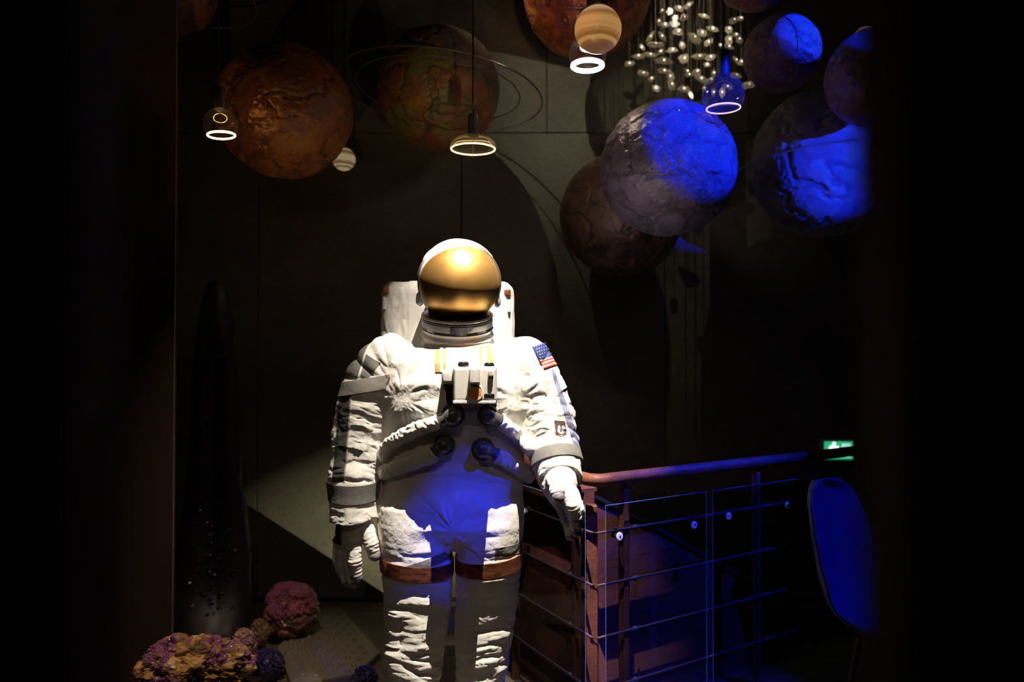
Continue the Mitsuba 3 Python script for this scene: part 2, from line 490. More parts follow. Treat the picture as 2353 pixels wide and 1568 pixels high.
def post(c, d):
    key = add('post', join([box((-0.026, -0.006, 0), (0.026, 0.006, 0.985), 0.002), box((-0.012, -0.018, 0.0), (0.012, 0.018, 0.985), 0.002)]), 'rust', False, parent=rail,
              to_world=T([[d[0], -d[1], 0, c[0]], [d[1], d[0], 0, c[1]], [0, 0, 1, 0], [0, 0, 0, 1]]))
    add('bracket', box((-0.014, -0.012, 0.98), (0.014, 0.012, 1.012), 0.003), 'rust', False, parent=key,
        to_world=T([[d[0], -d[1], 0, c[0]], [d[1], d[0], 0, c[1]], [0, 0, 1, 0], [0, 0, 0, 1]]))


for t in (0.092, 0.53, 0.98):
    post(CORNER + DR * t - NR * 0.02, DRn)
for t in (0.145, 0.62, 0.95):
    post(CORNER + DL * t - NL * 0.02, DLn)
for z in CABLES:
    add('cable', tube(np.array([endL + [0, 0, z], CORNER + DL * 0.02 + [0, 0, z], CORNER + DR * 0.012 + [0, 0, z], endR + [0, 0, z]]), 0.0052, 10), 'cable_steel', 40, parent=rail)
scene['cable_steel'] = two(principled((0.13, 0.085, 0.09), 0.45, metallic=0.3))
knob = join([trimesh.creation.icosphere(2, 0.0125), trimesh.creation.cylinder(0.008, 0.05, sections=12)])
KNOB = mikit.ply(knob, 'gunmetal', smooth=30)
for z in CABLES:
    for c, d in [(CORNER + DR * t, DRn) for t in (0.115, 0.555, 0.98)] + [(CORNER + DL * t, DLn) for t in (0.16, 0.62)]:
        add('cable_knob', KNOB, 'gunmetal', parent=rail, to_world=T().translate((c + [0, 0, z]).tolist()).rotate([0, 0, 1], math.degrees(math.atan2(d[1], d[0]))).rotate([0, 1, 0], 90))


def pane(o, d, nrm, a, b, z0=0.10, z1=0.935):
    return wall_poly(o + nrm * 0.022, d, nrm, [(a, z0), (b, z0), (b, z1), (a, z1)], 0.008)


def sheet(o, d, nrm, a, b, z0=0.10, z1=0.935):
    o = o + nrm * 0.02
    v = np.array([o + d * a + [0, 0, z0], o + d * b + [0, 0, z0], o + d * b + [0, 0, z1], o + d * a + [0, 0, z1]])
    return trimesh.Trimesh(v, [[0, 1, 2], [0, 2, 3]], process=False)


LR, LL = np.linalg.norm(DR), np.linalg.norm(DL)
scene['glass_edge'] = two(principled((0.10, 0.16, 0.30), 0.2, specular=0.8))
for o, d, nrm, a, b in ((CORNER, DRn, NR, 0.022 * LR, 0.328 * LR), (CORNER, DRn, NR, 0.350 * LR, 1.2 * LR), (CORNER, DLn, NL, 0.03 * LL, 0.98 * LL)):
    g = add('glass_panel', sheet(o, d, nrm, a, b), 'rail_glass', False, parent=rail, label='tinted clear glass pane clamped to the top wire')
    q = o + nrm * 0.02
    e = [q + d * a + [0, 0, 0.10], q + d * a + [0, 0, 0.935], q + d * b + [0, 0, 0.935], q + d * b + [0, 0, 0.10]]
    for u, w_ in zip(e[:-1], e[1:]):
        add('glass_edge', rod(u, w_, 0.0016, 6), 'glass_edge', 30, parent=g)
for i, (t, d, o, nrm, xx, yy) in enumerate(((0.058, DR, 0, NR, 1413, 1228), (0.285, DR, 0, NR, 1583, 1202), (0.402, DR, 0, NR, 1663, 1182), (0.622, DR, 0, NR, 1797, 1157), (0.481, DL, 0, NL, 1213, 1172))):
    c = CORNER + d * t
    zc = zat(yy, c[1]) - 0.004
    c = c + [0, 0, zc]
    k = add('glass_clamp', lathe([(0, 0), (0.015, 0), (0.0165, 0.002), (0.0165, 0.006), (0.0145, 0.008), (0, 0.008)], c + nrm * 0.022, nrm, 28), 'white_plastic', 30, parent=rail, label='round white button clamp holding the glass pane')
    add('clamp_hook', join([lathe([(0, 0), (0.012, 0), (0.012, 0.03), (0, 0.03)], c - nrm * 0.012, nrm, 16), box(c + [-0.008, -0.006, 0], c + [0.008, 0.006, CABLES[0] - zc + 0.012], 0.002)]), 'dark_metal', 30, parent=k)
    add('clamp_screw', lathe([(0, 0), (0.004, 0), (0.004, 0.0015), (0, 0.0015)], c + nrm * 0.030, nrm, 12), 'dark_metal', 30, parent=k)


# ------------------------------------------------------------------ two wall spots out of view, whose shutters are placed to cut the light along straight lines
def unseen_wall_lamp(pos, target, a, b, side, label):
    """A spotlight head; a and b are points of the wall between which its shutter's shadow edge runs, side the dark side."""
    pos, target = np.array(pos), np.array(target)
    ax = (target - pos) / np.linalg.norm(target - pos)
    key = thing('spotlight', label, 'spotlight')
    add('housing', lathe([(0.052, -0.16), (0.058, -0.15), (0.058, 0.045), (0.053, 0.045), (0.053, -0.10), (0, -0.10), (0, -0.16)], pos, ax, 28), 'dark_metal', 30, parent=key)
    add('mount', rod(pos - ax * 0.13, [*(pos - ax * 0.13)[:2], CEIL], 0.010, 10), 'dark_metal', 30, parent=key)
    k = 0.10
    A, B = a + (a - b) * 0.6, b + (b - a) * 0.6
    u, w = pos + (A - pos) * k, pos + (B - pos) * k
    q = (side - (a + b) / 2)
    q = q - ax * (q @ ax)
    t = (w - u) / np.linalg.norm(w - u)
    q = q - t * (q @ t)
    q = q / np.linalg.norm(q) * 0.22
    n = np.cross(w - u, q)
    n = n / np.linalg.norm(n) * 0.0015
    add('shutter', trimesh.convex.convex_hull(np.array([p_ + s_ * n for p_ in (u, w, u + q, w + q) for s_ in (-1, 1)])), 'dark_metal', False, parent=key)  # unseen blade, placed for the straight light edge on the wall


unseen_wall_lamp(LOW, (-0.66, 4.75, 0.40), P(595, 1180, BACK), P(880, 1365, BACK), P(600, 1400, BACK), 'unseen black hanging spotlight with a shutter, lighting the lower back wall')
unseen_wall_lamp(HIGH, (0.38, 4.75, 2.88), P(773, 38, BACK), P(1450, 185, BACK), P(1200, 0, BACK), 'unseen black ceiling spotlight with a shutter, lighting the upper back wall')

# ------------------------------------------------------------------ the astronaut
AY = 2.75
astro = thing('astronaut', 'life-size white spacesuit figure with golden visor and bowed head, beside the railing', 'astronaut')


def rows_px(rows):
    out = []
    for y, L, R, b, cy in rows:
        l, r = P(L, y, cy), P(R, y, cy)
        out.append((l[2], (l[0] + r[0]) / 2, cy, (r[0] - l[0]) / 2, b))
    return out


TORSO = rows_px([(786, 985, 1128, .092, 2.785), (806, 945, 1168, .120, 2.77), (832, 908, 1196, .145, 2.735), (880, 893, 1207, .160, 2.725), (940, 889, 1207, .160, 2.73), (1000, 887, 1206, .150, 2.765),
                 (1060, 884, 1206, .140, 2.785), (1110, 877, 1203, .142, 2.785), (1160, 871, 1201, .150, 2.77), (1200, 873, 1200, .143, 2.76), (1226, 885, 1190, .130, 2.765), (1256, 925, 1158, .100, 2.775)])
LEGL = rows_px([(1150, 872, 1010, .125, 2.755), (1200, 871, 1030, .132, 2.75), (1250, 872, 1041, .125, 2.740), (1310, 876, 1042, .118, 2.738), (1380, 879, 1039, .108, 2.74), (1430, 880, 1034, .104, 2.74), (1500, 880, 1024, .100, 2.74),
                (1568, 880, 1015, .096, 2.75), (1650, 878, 1006, .090, 2.76), (1752, 880, 1000, .084, 2.77)])
LEGR = rows_px([(1150, 1068, 1200, .125, 2.76), (1200, 1054, 1201, .132, 2.755), (1250, 1047, 1201, .124, 2.75), (1310, 1047, 1199, .118, 2.75), (1380, 1046, 1192, .108, 2.765), (1430, 1045, 1184, .104, 2.77), (1500, 1045, 1172, .100, 2.77),
                (1568, 1045, 1161, .096, 2.775), (1650, 1044, 1152, .090, 2.78), (1752, 1042, 1146, .084, 2.79)])


def J(x, y, dy, r):
    Y = AY + dy
    return P(x, y, Y), px(r, Y)


ARML = [J(897, 836, .01, 70), J(858, 890, .01, 66), J(836, 950, .005, 62), J(821, 1015, -.005, 58), J(812, 1095, -.03, 55.5), J(808, 1230, -.055, 54)]
ARMR = [J(1200, 842, .01, 70), J(1232, 895, .00, 65), J(1256, 955, -.02, 61), J(1270, 1020, -.05, 58.5), J(1281, 1070, -.13, 55), J(1295, 1150, -.255, 51)]
CUTL = P(810, 1192, 2.70)
dirR = ARMR[-1][0] - ARMR[-2][0]
dirR /= np.linalg.norm(dirR)
CUTR = P(1288, 1106, 2.56)
cutLn = np.array([0.06, 0.12, -1.0])
cutLn /= np.linalg.norm(cutLn)


def body_parts(p):
    t = loft(p, TORSO, 2.35)
    l, r = loft(p, LEGL, 2.15), loft(p, LEGR, 2.15)
    al, ar = limb(p, ARML, 0.03), limb(p, ARMR, 0.03)
    al = -smin(-al, -((p - CUTL) @ cutLn), 0.006)
    ar = -smin(-ar, -((p - CUTR) @ dirR), 0.006)
    return t, l, r, al, ar


def suit_sdf(p):
    t, l, r, al, ar = body_parts(p)
    legs = smin(l, r, 0.006)
    return smin(smin(t, legs, 0.02), smin(al, ar, 0.001), 0.022)


lo = np.array([P(735, 1000, 2.7)[0], 2.46, zat(1765, 2.78)])
hi = np.array([P(1350, 1000, 2.7)[0], 2.99, zat(755, 2.75)])
suit = surface_nets(suit_sdf, lo, hi, 0.0042)
relax(suit)
V = np.array(suit.vertices)
suit.fix_normals() if suit.volume < 0 else None
N0 = np.array(suit.vertex_normals)
parts = np.stack(body_parts(V), 1)
Wt = np.exp(-np.maximum(parts - parts.min(1, keepdims=True), 0) / 0.012)
Wt /= Wt.sum(1, keepdims=True)


def along(joints, v):
    """Arc length along a chain of joints, and the angle round it."""
    best, s_, a_ = np.full(len(v), 9.0), np.zeros(len(v)), np.zeros(len(v))
    at = 0.0
    for (a, ra), (b, rb) in zip(joints[:-1], joints[1:]):
        ab = b - a
        L = np.linalg.norm(ab)
        t = np.clip((v - a) @ ab / L ** 2, -0.3, 1.0)
        q = v - (a + t[:, None] * ab)
        d = np.linalg.norm(q, axis=1)
        on = d < best
        best[on], s_[on] = d[on], (at + t * L)[on]
        a_[on] = np.arctan2(q[:, 1], q[:, 0])[on]
        at += L
    return s_, a_


def folds(s, ang, freq, seed, around=1.15, skew=0.0):
    s = s + skew * np.sin(ang + seed)
    c = np.stack([s * freq, np.cos(ang) * around, np.sin(ang) * around], 1) + seed * 3.7
    w = meshkit.fbm(c * np.array([0.35, 1.2, 1.2]) + 11, 3) - 0.5
    c[:, 0] += 1.6 * w
    f = 0.70 * puff(meshkit.noise(c, seed)) + 0.30 * puff(meshkit.noise(c * np.array([2.1, 1.6, 1.6]) + 5, seed + 3))
    return f - 0.55


def star(v, centre, seed, n=9.0):
    """Folds that radiate from a pit such as the armpit."""
    q = v - centre
    th = np.arctan2(q[:, 2], q[:, 0])
    rr = np.hypot(q[:, 0], q[:, 2])
    c = np.stack([np.cos(th) * n / 3.2, np.sin(th) * n / 3.2, rr * 5 + seed], 1)
    return puff(meshkit.noise(c + seed, seed)) - 0.5, rr


D = np.zeros(len(V))
pitL, pitR = P(925, 915, 2.65), P(1188, 925, 2.63)
# arms
for k, joints, seed, s0, skew in ((3, ARML, 4, .10, .012), (4, ARMR, 9, .10, -.02)):
    s, ang = along(joints, V)
    amp = 0.0195 * sstep(0.06, 0.16, s)
    D += Wt[:, k] * amp * (0.88 * folds(s, ang, 28, seed, 0.9, skew) + 0.28 * folds(s, ang, 50, seed + 60, 1.1, skew))
    f, rr = star(V, pitL if k == 3 else pitR, seed, 14)
    D += Wt[:, k] * 0.017 * f * sstep(0.035, 0.09, rr) * (1 - sstep(0.10, 0.20, s))
# torso: folds out of the armpits, soft creases at the waist, quiet elsewhere
for pit, seed in ((pitL, 21), (pitR, 22)):
    f, rr = star(V, pit, seed, 10)
    D += Wt[:, 0] * 0.015 * f * sstep(0.03, 0.08, rr) * (1 - sstep(0.12, 0.24, rr)) * sstep(zat(1010, AY), zat(960, AY), V[:, 2])
waist = np.exp(-((V[:, 2] - zat(1085, AY)) / 0.06) ** 2)
c = np.stack([V[:, 0] * 3.0, V[:, 1] * 3, V[:, 2] * 30 + 2.0 * np.abs(V[:, 0] + 0.2)], 1)
D += Wt[:, 0] * 0.006 * waist * (puff(meshkit.noise(c, 5)) - 0.5)
D += Wt[:, 0] * 0.010 * (meshkit.fbm(V * 9 + 3, 3) - 0.5)
# creases that run from the crotch up over the hips
cro = P(1043, 1222, 2.62)
f, rr = star(V, cro, 31, 11)
D += (Wt[:, 0] + Wt[:, 1] + Wt[:, 2]) * 0.009 * f * sstep(0.0, 0.05, rr) * (1 - sstep(0.10, 0.22, rr)) * (V[:, 1] < AY)
# legs
for k, rows, seed in ((1, LEGL, 41), (2, LEGR, 47)):
    R_ = np.array(sorted(rows))
    cx = np.interp(V[:, 2], R_[:, 0], R_[:, 1])
    ang = np.arctan2(V[:, 1] - AY, V[:, 0] - cx)
    s = -V[:, 2] + (0.10 if k == 2 else -0.06) * (V[:, 0] - cx)
    amp = 0.0185 * sstep(zat(1215, AY), zat(1290, AY), V[:, 2])
    D += Wt[:, k] * amp * (0.92 * folds(s, ang, 27, seed, 0.72, 0.008) + 0.22 * folds(s, ang, 52, seed + 60, 0.9, 0.01))
D += 0.0022 * (meshkit.fbm(V * 60, 2) - 0.5)
band = lambda y0, y1, tilt, cx: ((zat(y0, AY) - V[:, 2] + tilt * (V[:, 0] - cx)) > 0) & ((zat(y1, AY) - V[:, 2] + tilt * (V[:, 0] - cx)) < 0)


def calm(D, w, val=-0.002):
    """Where a tight strap lies the cloth is pressed flat."""
    return D * (1 - w) + val * w


def strap_w(origin, nrm, half, soft=0.010, k=None):
    d = np.abs((V - origin) @ nrm)
    return (1 - sstep(half, half + soft, d)) * (Wt[:, k] if k is not None else 1)


def unit(*v):
    v = np.asarray(v, float)
    return v / np.linalg.norm(v)


STRAPS = {   # name: (point, axis, half height, part, raise, material, label)
    'forearm_L': (P(811, 1126, 2.70), unit(-0.02, 0.10, -1), px(20), 3, 0.004, 'grey_cloth'),
    'arm_L': (P(845, 884, 2.72), unit(0.17, 0.02, -1), px(15), 3, 0.0055, 'strap_cloth'),
    'forearm_R': (P(1279, 1051, 2.62), unit(*dirR) * 0.55 + unit(0.15, 0.0, -1) * 0.45, px(15), 4, 0.004, 'grey_cloth'),
    'thigh_L': (P(958, 1315, 2.65), unit(-0.085, 0.06, -1), px(16), 1, 0.005, 'copper_band'),
    'thigh_R': (P(1122, 1309, 2.65), unit(0.09, 0.06, -1), px(16), 2, 0.005, 'copper_band'),
}
for o, a, h, k, up, mat in STRAPS.values():
    D = calm(D, strap_w(o, a / np.linalg.norm(a), h, 0.012, k), -0.0025)
V = V + N0 * D[:, None]
suit = trimesh.Trimesh(V, suit.faces, process=False)
N = np.array(suit.vertex_normals)
add('suit', suit, 'suit_cloth', True, parent=astro, label='white quilted spacesuit with many folds')


def cut(keep, planes, lift, th=0.004):
    """A piece of the suit's surface between planes, lifted off it and given thickness. keep: vertices it may use; planes: (point, inward normal)."""
    f = suit.faces[keep[suit.faces].all(1)]
    m = trimesh.Trimesh(V + N * lift, f, process=False)
    m.remove_unreferenced_vertices()
    for o, n in planes:
        m = trimesh.intersections.slice_mesh_plane(m, n, o)
    if len(m.faces) == 0:
        return None
    m.merge_vertices()
    cc = trimesh.graph.connected_components(m.face_adjacency, nodes=np.arange(len(m.faces)))
    m = trimesh.Trimesh(m.vertices, m.faces[max(cc, key=len)], process=False)
    m.remove_unreferenced_vertices()
    return solidify(m, th)


def edge(a, b, Y=AY):
    """The upright plane through two pixels (seen level along the depth axis); keeps what lies to the right of going from a to b as seen in the photo."""
    p, q = P(*a, Y), P(*b, Y)
    d = q - p
    n = np.array([d[2], 0, -d[0]])
    return p, n / np.linalg.norm(n)


def inpx(v):
    """Pixels of points."""
    d = v - EYE
    c, s = math.cos(PITCH_UP), math.sin(PITCH_UP)
    z = d[:, 1] * c + d[:, 2] * s
    return np.stack([W / 2 + F * d[:, 0] / z, H / 2 - F * (d[:, 2] * c - d[:, 1] * s) / z], 1)


Q = inpx(V)


def surf(x, y, r=5):
    """The nearest depth of the suit at a pixel, and the mean normal there."""
    on = (np.hypot(Q[:, 0] - x, Q[:, 1] - y) < r) & (N[:, 1] < 0.1)
    Y = V[on, 1].min()
    on &= V[:, 1] < Y + 0.03
    n = N[on].mean(0)
    return float(np.median(V[on, 1])), n / np.linalg.norm(n)


dom = Wt.argmax(1)
for nm, (o, a, h, k, up, mat) in STRAPS.items():
    a = a / np.linalg.norm(a)
    keep = (parts[:, k] < 0.035) & (dom == k) if k in (3, 4) else (dom == k) | (parts[:, k] < 0.004)
    m = cut(keep, [(o - a * h, a), (o + a * h, -a)], up, 0.006)
    if m is not None:
        add('thigh_band' if 'thigh' in nm else 'arm_strap' if nm == 'arm_L' else 'forearm_band', m, mat, 40, parent=astro,
            label={'copper_band': 'shiny copper band round the thigh', 'grey_cloth': 'grey band round the forearm', 'strap_cloth': 'stitched greyish strap round the upper arm'}[mat])

frontL = (dom == 3) & (N[:, 1] < 0.75)
frontR = (dom == 4) & (N[:, 1] < 0.75)


def patch(name, keep, poly, lift, mat, label=None, th=0.003, parent=None):
    """A patch sewn on: poly is a convex outline in pixels, clockwise as seen."""
    m = cut(keep, [edge(a, b) for a, b in zip(poly, poly[1:] + poly[:1])], lift, th)
    return None if m is None else add(name, m, mat, 40, parent=parent or astro, label=label)


patch('shoulder_panel', frontL, [(770, 760), (852, 776), (832, 868), (800, 868), (770, 868)], 0.0025, 'grey_cloth', 'dark grey panel on the shoulder')
patch('shoulder_panel', frontL, [(850, 814), (884, 834), (858, 868), (840, 860)], 0.0022, 'grey_cloth', 'dark grey panel on the shoulder')
patch('sleeve_stripe', frontL, [(786, 902), (816, 902), (806, 1096), (778, 1096)], 0.0012, 'dark_cloth', 'dark stripe down the sleeve')
patch('sleeve_seam', frontL, [(816, 902), (819, 902), (809, 1096), (806, 1096)], 0.0022, 'strap_cloth', 'thin seam beside the sleeve stripe')
patch('sleeve_stripe', frontR, [(1263, 847), (1273, 845), (1299, 925), (1327, 1000), (1330, 1030), (1316, 1030), (1286, 925)], 0.0015, 'blue_grey_cloth', 'blue-grey stripe down the sleeve')
patch('thigh_strap', (dom == 1) & (N[:, 1] < 0.3), [(925, 1285), (1040, 1250), (1040, 1273), (920, 1297)], 0.002, 'grey_cloth', 'dark grey strap across the thigh')
patch('thigh_strap', (dom == 2) & (N[:, 1] < 0.3), [(1140, 1240), (1205, 1238), (1205, 1262), (1140, 1262)], 0.002, 'grey_cloth', 'dark grey strap across the thigh')
patch('thigh_strap', (dom == 1) & (N[:, 1] < 0.3), [(905, 1290), (938, 1281), (955, 1294), (900, 1298)], 0.0035, 'dark_cloth', 'dark grey strap across the thigh')

# flag on the shoulder
A0, A1, B1, B0 = np.array([1222, 797.]), np.array([1244, 790.]), np.array([1272, 838.]), np.array([1248, 846.])
cuts = [0, 0.60, 0.667, 0.734, 0.80, 0.867, 0.934, 1.0]
fl = add('flag_patch', cut(frontR, [edge(tuple(A0), (1300, A0[1] - 25)), edge((1300, B0[1] - 15), tuple(B0)), edge(tuple(B0), tuple(A0))], 0.0035, 0.005), 'flag_white', 40, parent=astro, label='American flag patch, blue with white stars above red and white stripes')
for i, (a, b) in enumerate(zip(cuts[:-1], cuts[1:])):
    L0, L1 = A0 + (B0 - A0) * a, A0 + (B0 - A0) * b
    R0, R1 = L0 + np.array([60, -19 + 2 * a]), L1 + np.array([60, -19 + 2 * b])
    if i == 0 or i % 2 == 0:
        m = cut(frontR, [edge(tuple(L0), tuple(R0)), edge(tuple(R1), tuple(L1)), edge(tuple(B0), tuple(A0))], 0.0048, 0.002)
        if m is not None:
            add('canton' if i == 0 else 'stripe', m, 'flag_blue' if i == 0 else 'flag_red', 40, parent=fl)
st_ = []
for r in range(5):
    for q in range(6 if r % 2 == 0 else 5):
        u, w_ = (0.09 + 0.155 * q + (0 if r % 2 == 0 else 0.078)) * 34, (0.10 + 0.20 * r) * 0.60
        x, y = A0 + (B0 - A0) * w_ + np.array([u * 0.93, -u * 0.30])
        try:
            Y, n = surf(x, y, 4)
        except Exception:
            continue
        p = P(x, y, Y)
        a = np.arange(10) * np.pi / 5 + np.pi / 2
        rr_ = np.where(np.arange(10) % 2 == 0, 0.0031, 0.0014)
        s2 = trimesh.creation.extrude_polygon(Polygon(np.stack([np.cos(a) * rr_, np.sin(a) * rr_], 1)), 0.001, engine='earcut')
        M = np.eye(4)
        M[:3, :3], M[:3, 3] = frame(n), p + n * 0.0056
        st_.append(s2.apply_transform(M))
for s2 in st_:
    add('star', s2, 'flag_white', False, parent=fl)

# mission badge on the forearm
bd = patch('arm_badge', frontR, [(1270, 960), (1293, 962), (1296, 988), (1283, 994), (1272, 986)], 0.003, 'copper_band', 'dark shield badge with a copper rim', 0.005)
if bd:
    patch('badge_field', frontR, [(1272, 962), (1291, 964), (1294, 987), (1283, 991.5), (1274, 985)], 0.004, 'dark_cloth', None, 0.002, bd)
    patch('badge_picture', frontR, [(1277, 972), (1281, 970), (1290, 986), (1284, 989), (1276, 984)], 0.0048, 'flag_white', None, 0.0015, bd)
    patch('badge_picture', frontR, [(1286, 972), (1291, 971), (1292, 978), (1288, 979)], 0.0048, 'flag_white', None, 0.0015, bd)
    patch('badge_moon', frontR, [(1281, 976), (1286, 978), (1287, 984), (1282, 985)], 0.0056, 'dark_cloth', None, 0.0015, bd)
    patch('badge_letters', frontR, [(1276, 964.5), (1289, 965.5), (1289.2, 967), (1276, 966)], 0.0048, 'strap_cloth', None, 0.0015, bd)
# foil collar over the chest
patch('foil_collar', (dom == 0) & (N[:, 1] < 0.2), [(1006, 806), (1055, 800), (1128, 795), (1141, 850), (1060, 855), (1012, 853)], 0.0035, 'orange_foil', 'orange foil panel below the neck ring', 0.004)
foil = lambda x0_, x1_: [(x0_, 800), (x1_, 800), (x1_ + 4, 852), (x0_ + 4, 852)]
for x0_, x1_ in ((1017, 1024), (1030, 1104), (1110, 1120)):  # white pieces paint the overexposed parts of the foil
    patch('white_strip', (dom == 0) & (N[:, 1] < 0.2), foil(x0_, x1_), 0.0062, 'flag_white', 'white strip laid over the foil', 0.003)

# ------------------------------------------------------------------ gloves
def chain(*js):
    return [J(x, y, dy, r) for x, y, dy, r in js]


def glove(name, chains, wrist, pad, label, seed, tips, parent=astro):
    def f(p):
        d = limb(p, wrist, 0.02)
        for c_ in pad:
            d = smin(d, limb(p, c_, 0.01), 0.012)
        fg = None
        for c_ in chains:
            e = limb(p, c_, 0.006)
            fg = e if fg is None else smin(fg, e, 0.0025)
        return smin(d, fg, 0.009)
    pts = np.array([q for c_ in chains + pad + [wrist] for q, _ in c_])
    m = surface_nets(f, pts.min(0) - 0.078, pts.max(0) + 0.078, 0.0028)
    relax(m)
    v = np.array(m.vertices)
    n = np.array(m.vertex_normals)
    dd = np.zeros(len(v))
    for c_ in chains:
        s, ang = along(c_, v)
        near = limb(v, c_, 0.006) < 0.004
        dd += near * 0.0022 * np.abs(np.sin(s * 240)) * sstep(0.01, 0.03, s)
    dd += 0.004 * (puff(meshkit.fbm(v * np.array([26, 26, 40.0]) + seed, 3)) - 0.4)
    v = v + n * dd[:, None]
    m = trimesh.Trimesh(v, m.faces, process=False)
    key = add('glove', m, 'suit_cloth', True, parent=parent, label=label)
    nn = np.array(m.vertex_normals)
    for c_, frac in tips:
        (a, ra), (b, rb) = c_[-2], c_[-1]
        ax = (b - a) / np.linalg.norm(b - a)
        o = b - ax * rb * frac
        near = (np.linalg.norm(v - b, axis=1) < rb * 2.1)
        others = np.min([np.where(limb(v, k_, 0.006) < limb(v, c_, 0.006) - 0.001, 0.0, 1.0) for k_ in chains], axis=0) > 0.5
        f_ = m.faces[(near & others)[m.faces].all(1)]
        t_ = trimesh.Trimesh(v + nn * 0.0012, f_, process=False)
        t_.remove_unreferenced_vertices()
        t_ = trimesh.intersections.slice_mesh_plane(t_, ax, o)
        if len(t_.faces):
            add('fingertip', solidify(t_, 0.002), 'fingertip_rubber', 40, parent=key)
    return key, m


scene['fingertip_rubber'] = two(principled((0.24, 0.22, 0.25), 0.35))
thumb = chain((842, 1222, -.065, 19), (853, 1250, -.075, 16), (861, 1276, -.075, 12.5))
index = chain((815, 1246, -.075, 17), (815, 1290, -.085, 15), (819, 1325, -.075, 12.5))
midl = chain((800, 1252, -.045, 17), (803, 1300, -.055, 15), (812, 1340, -.035, 12))
ringf = chain((788, 1250, -.010, 16), (787, 1300, -.015, 14), (798, 1336, .01, 11.5))
pinky = chain((780, 1245, .025, 15), (778, 1288, .025, 13), (786, 1318, .045, 11))
wrL = chain((812, 1170, -.045, 36), (815, 1200, -.045, 37))
padL = [chain((822, 1212, -.05, 33), (812, 1246, -.06, 20)), chain((805, 1212, -.02, 33), (790, 1248, .0, 20)), chain((812, 1205, -.035, 36), (802, 1240, -.03, 24)), chain((826, 1200, -.055, 28), (842, 1222, -.062, 20))]
gL, gLm = glove('glove', [thumb, index, midl, ringf, pinky], wrL, padL, 'right glove hanging down, thumb spread', 3, [(c_, 0.45) for c_ in (thumb, index, midl, ringf, pinky)])
# dark back of the hand, bounded by a seam
vv, nn = np.array(gLm.vertices), np.array(gLm.vertex_normals)
for nm, lift, mat, poly in (('back_panel', 0.002, 'dark_cloth', [(755, 1196), (797, 1196), (793, 1243), (755, 1248)]), ('seam', 0.003, 'strap_cloth', [(796, 1194), (798.5, 1194), (794.5, 1243), (792, 1243)])):
    f_ = gLm.faces[(nn[:, 1] < 0.7)[gLm.faces].all(1)]
    t_ = trimesh.Trimesh(vv + nn * lift, f_, process=False)
    for a, b in zip(poly, poly[1:] + poly[:1]):
        t_ = trimesh.intersections.slice_mesh_plane(t_, edge(a, b)[1], edge(a, b)[0])
    add(nm, solidify(t_, 0.003), mat, 40, parent=gL)

thumbR = chain((1276, 1112, -.285, 17), (1280, 1130, -.315, 15.5), (1283, 1143, -.33, 13.5))
indexR = chain((1302, 1128, -.275, 17), (1317, 1165, -.30, 14.5), (1324, 1194, -.29, 12))
midR = chain((1316, 1136, -.25, 16), (1329, 1172, -.27, 13.5), (1332, 1205, -.255, 11.5))
ringR = chain((1304, 1150, -.225, 16), (1320, 1190, -.24, 13.5), (1325, 1222, -.225, 11.5))
pinkR = chain((1284, 1150, -.20, 16), (1302, 1192, -.21, 13), (1311, 1230, -.20, 11))
wrR = chain((1286, 1092, -.18, 38), (1290, 1112, -.215, 37))
padR = [chain((1288, 1108, -.225, 34), (1302, 1132, -.255, 22)), chain((1284, 1118, -.205, 34), (1290, 1150, -.205, 19)), chain((1275, 1122, -.20, 31), (1280, 1142, -.195, 22)), chain((1278, 1106, -.25, 24), (1277, 1114, -.275, 18))]
glove('glove', [thumbR, indexR, midR, ringR, pinkR], wrR, padR, 'left glove reaching forward, fingers pointing down', 7, [(c_, 0.4) for c_ in (thumbR, indexR, midR, ringR, pinkR)])

# boots, below the frame
for cx_, cy_ in ((940, 2.77), (1093, 2.79)):
    b0 = P(cx_, 1750, cy_)
    g = lambda p, b0=b0: smin(cone(p, np.array([b0[0], cy_, 0.16]), np.array([b0[0], cy_ + 0.01, 0.07]), 0.088, 0.085), cone(p, np.array([b0[0], cy_ - 0.02, 0.062]), np.array([b0[0], cy_ - 0.17, 0.055]), 0.070, 0.060), 0.04)
    bt = surface_nets(lambda p: -smin(-g(p), p[:, 2] - 0.004, 0.004), (b0[0] - 0.13, cy_ - 0.27, -0.02), (b0[0] + 0.13, cy_ + 0.13, 0.27), 0.006)
    bk = add('boot', bt, 'suit_cloth', True, parent=astro, label='white overboot')
    sole = surface_nets(lambda p: -smin(-(g(p) - 0.006), -(np.abs(p[:, 2] - 0.013) - 0.012), 0.002), (b0[0] - 0.14, cy_ - 0.28, -0.02), (b0[0] + 0.14, cy_ + 0.14, 0.06), 0.006)
    add('sole', sole, 'grey_cloth', True, parent=bk)

# ------------------------------------------------------------------ backpack
b0, b1 = P(874, 645, 2.96), P(1182, 1010, 2.96)
def pack_sdf(p):
    c_, h_ = np.array([(b0[0] + b1[0]) / 2, 3.02, (b0[2] + b1[2]) / 2]), np.array([(b1[0] - b0[0]) / 2, 0.105, (b0[2] - b1[2]) / 2])
    r_ = 0.055
    q = np.abs(p - c_) - (h_ - r_)
    return np.linalg.norm(np.maximum(q, 0), axis=1) + np.minimum(q.max(1), 0) - r_ + 0.02 * sstep(0.0, 0.2, p[:, 2] - zat(700, 2.95)) * 0
pk = surface_nets(pack_sdf, (b0[0] - 0.03, 2.88, b1[2] - 0.03), (b1[0] + 0.03, 3.16, b0[2] + 0.03), 0.0055)
v, n = np.array(pk.vertices), np.array(pk.vertex_normals)
side = np.abs(v[:, 0] - (b0[0] + b1[0]) / 2) > 0.15
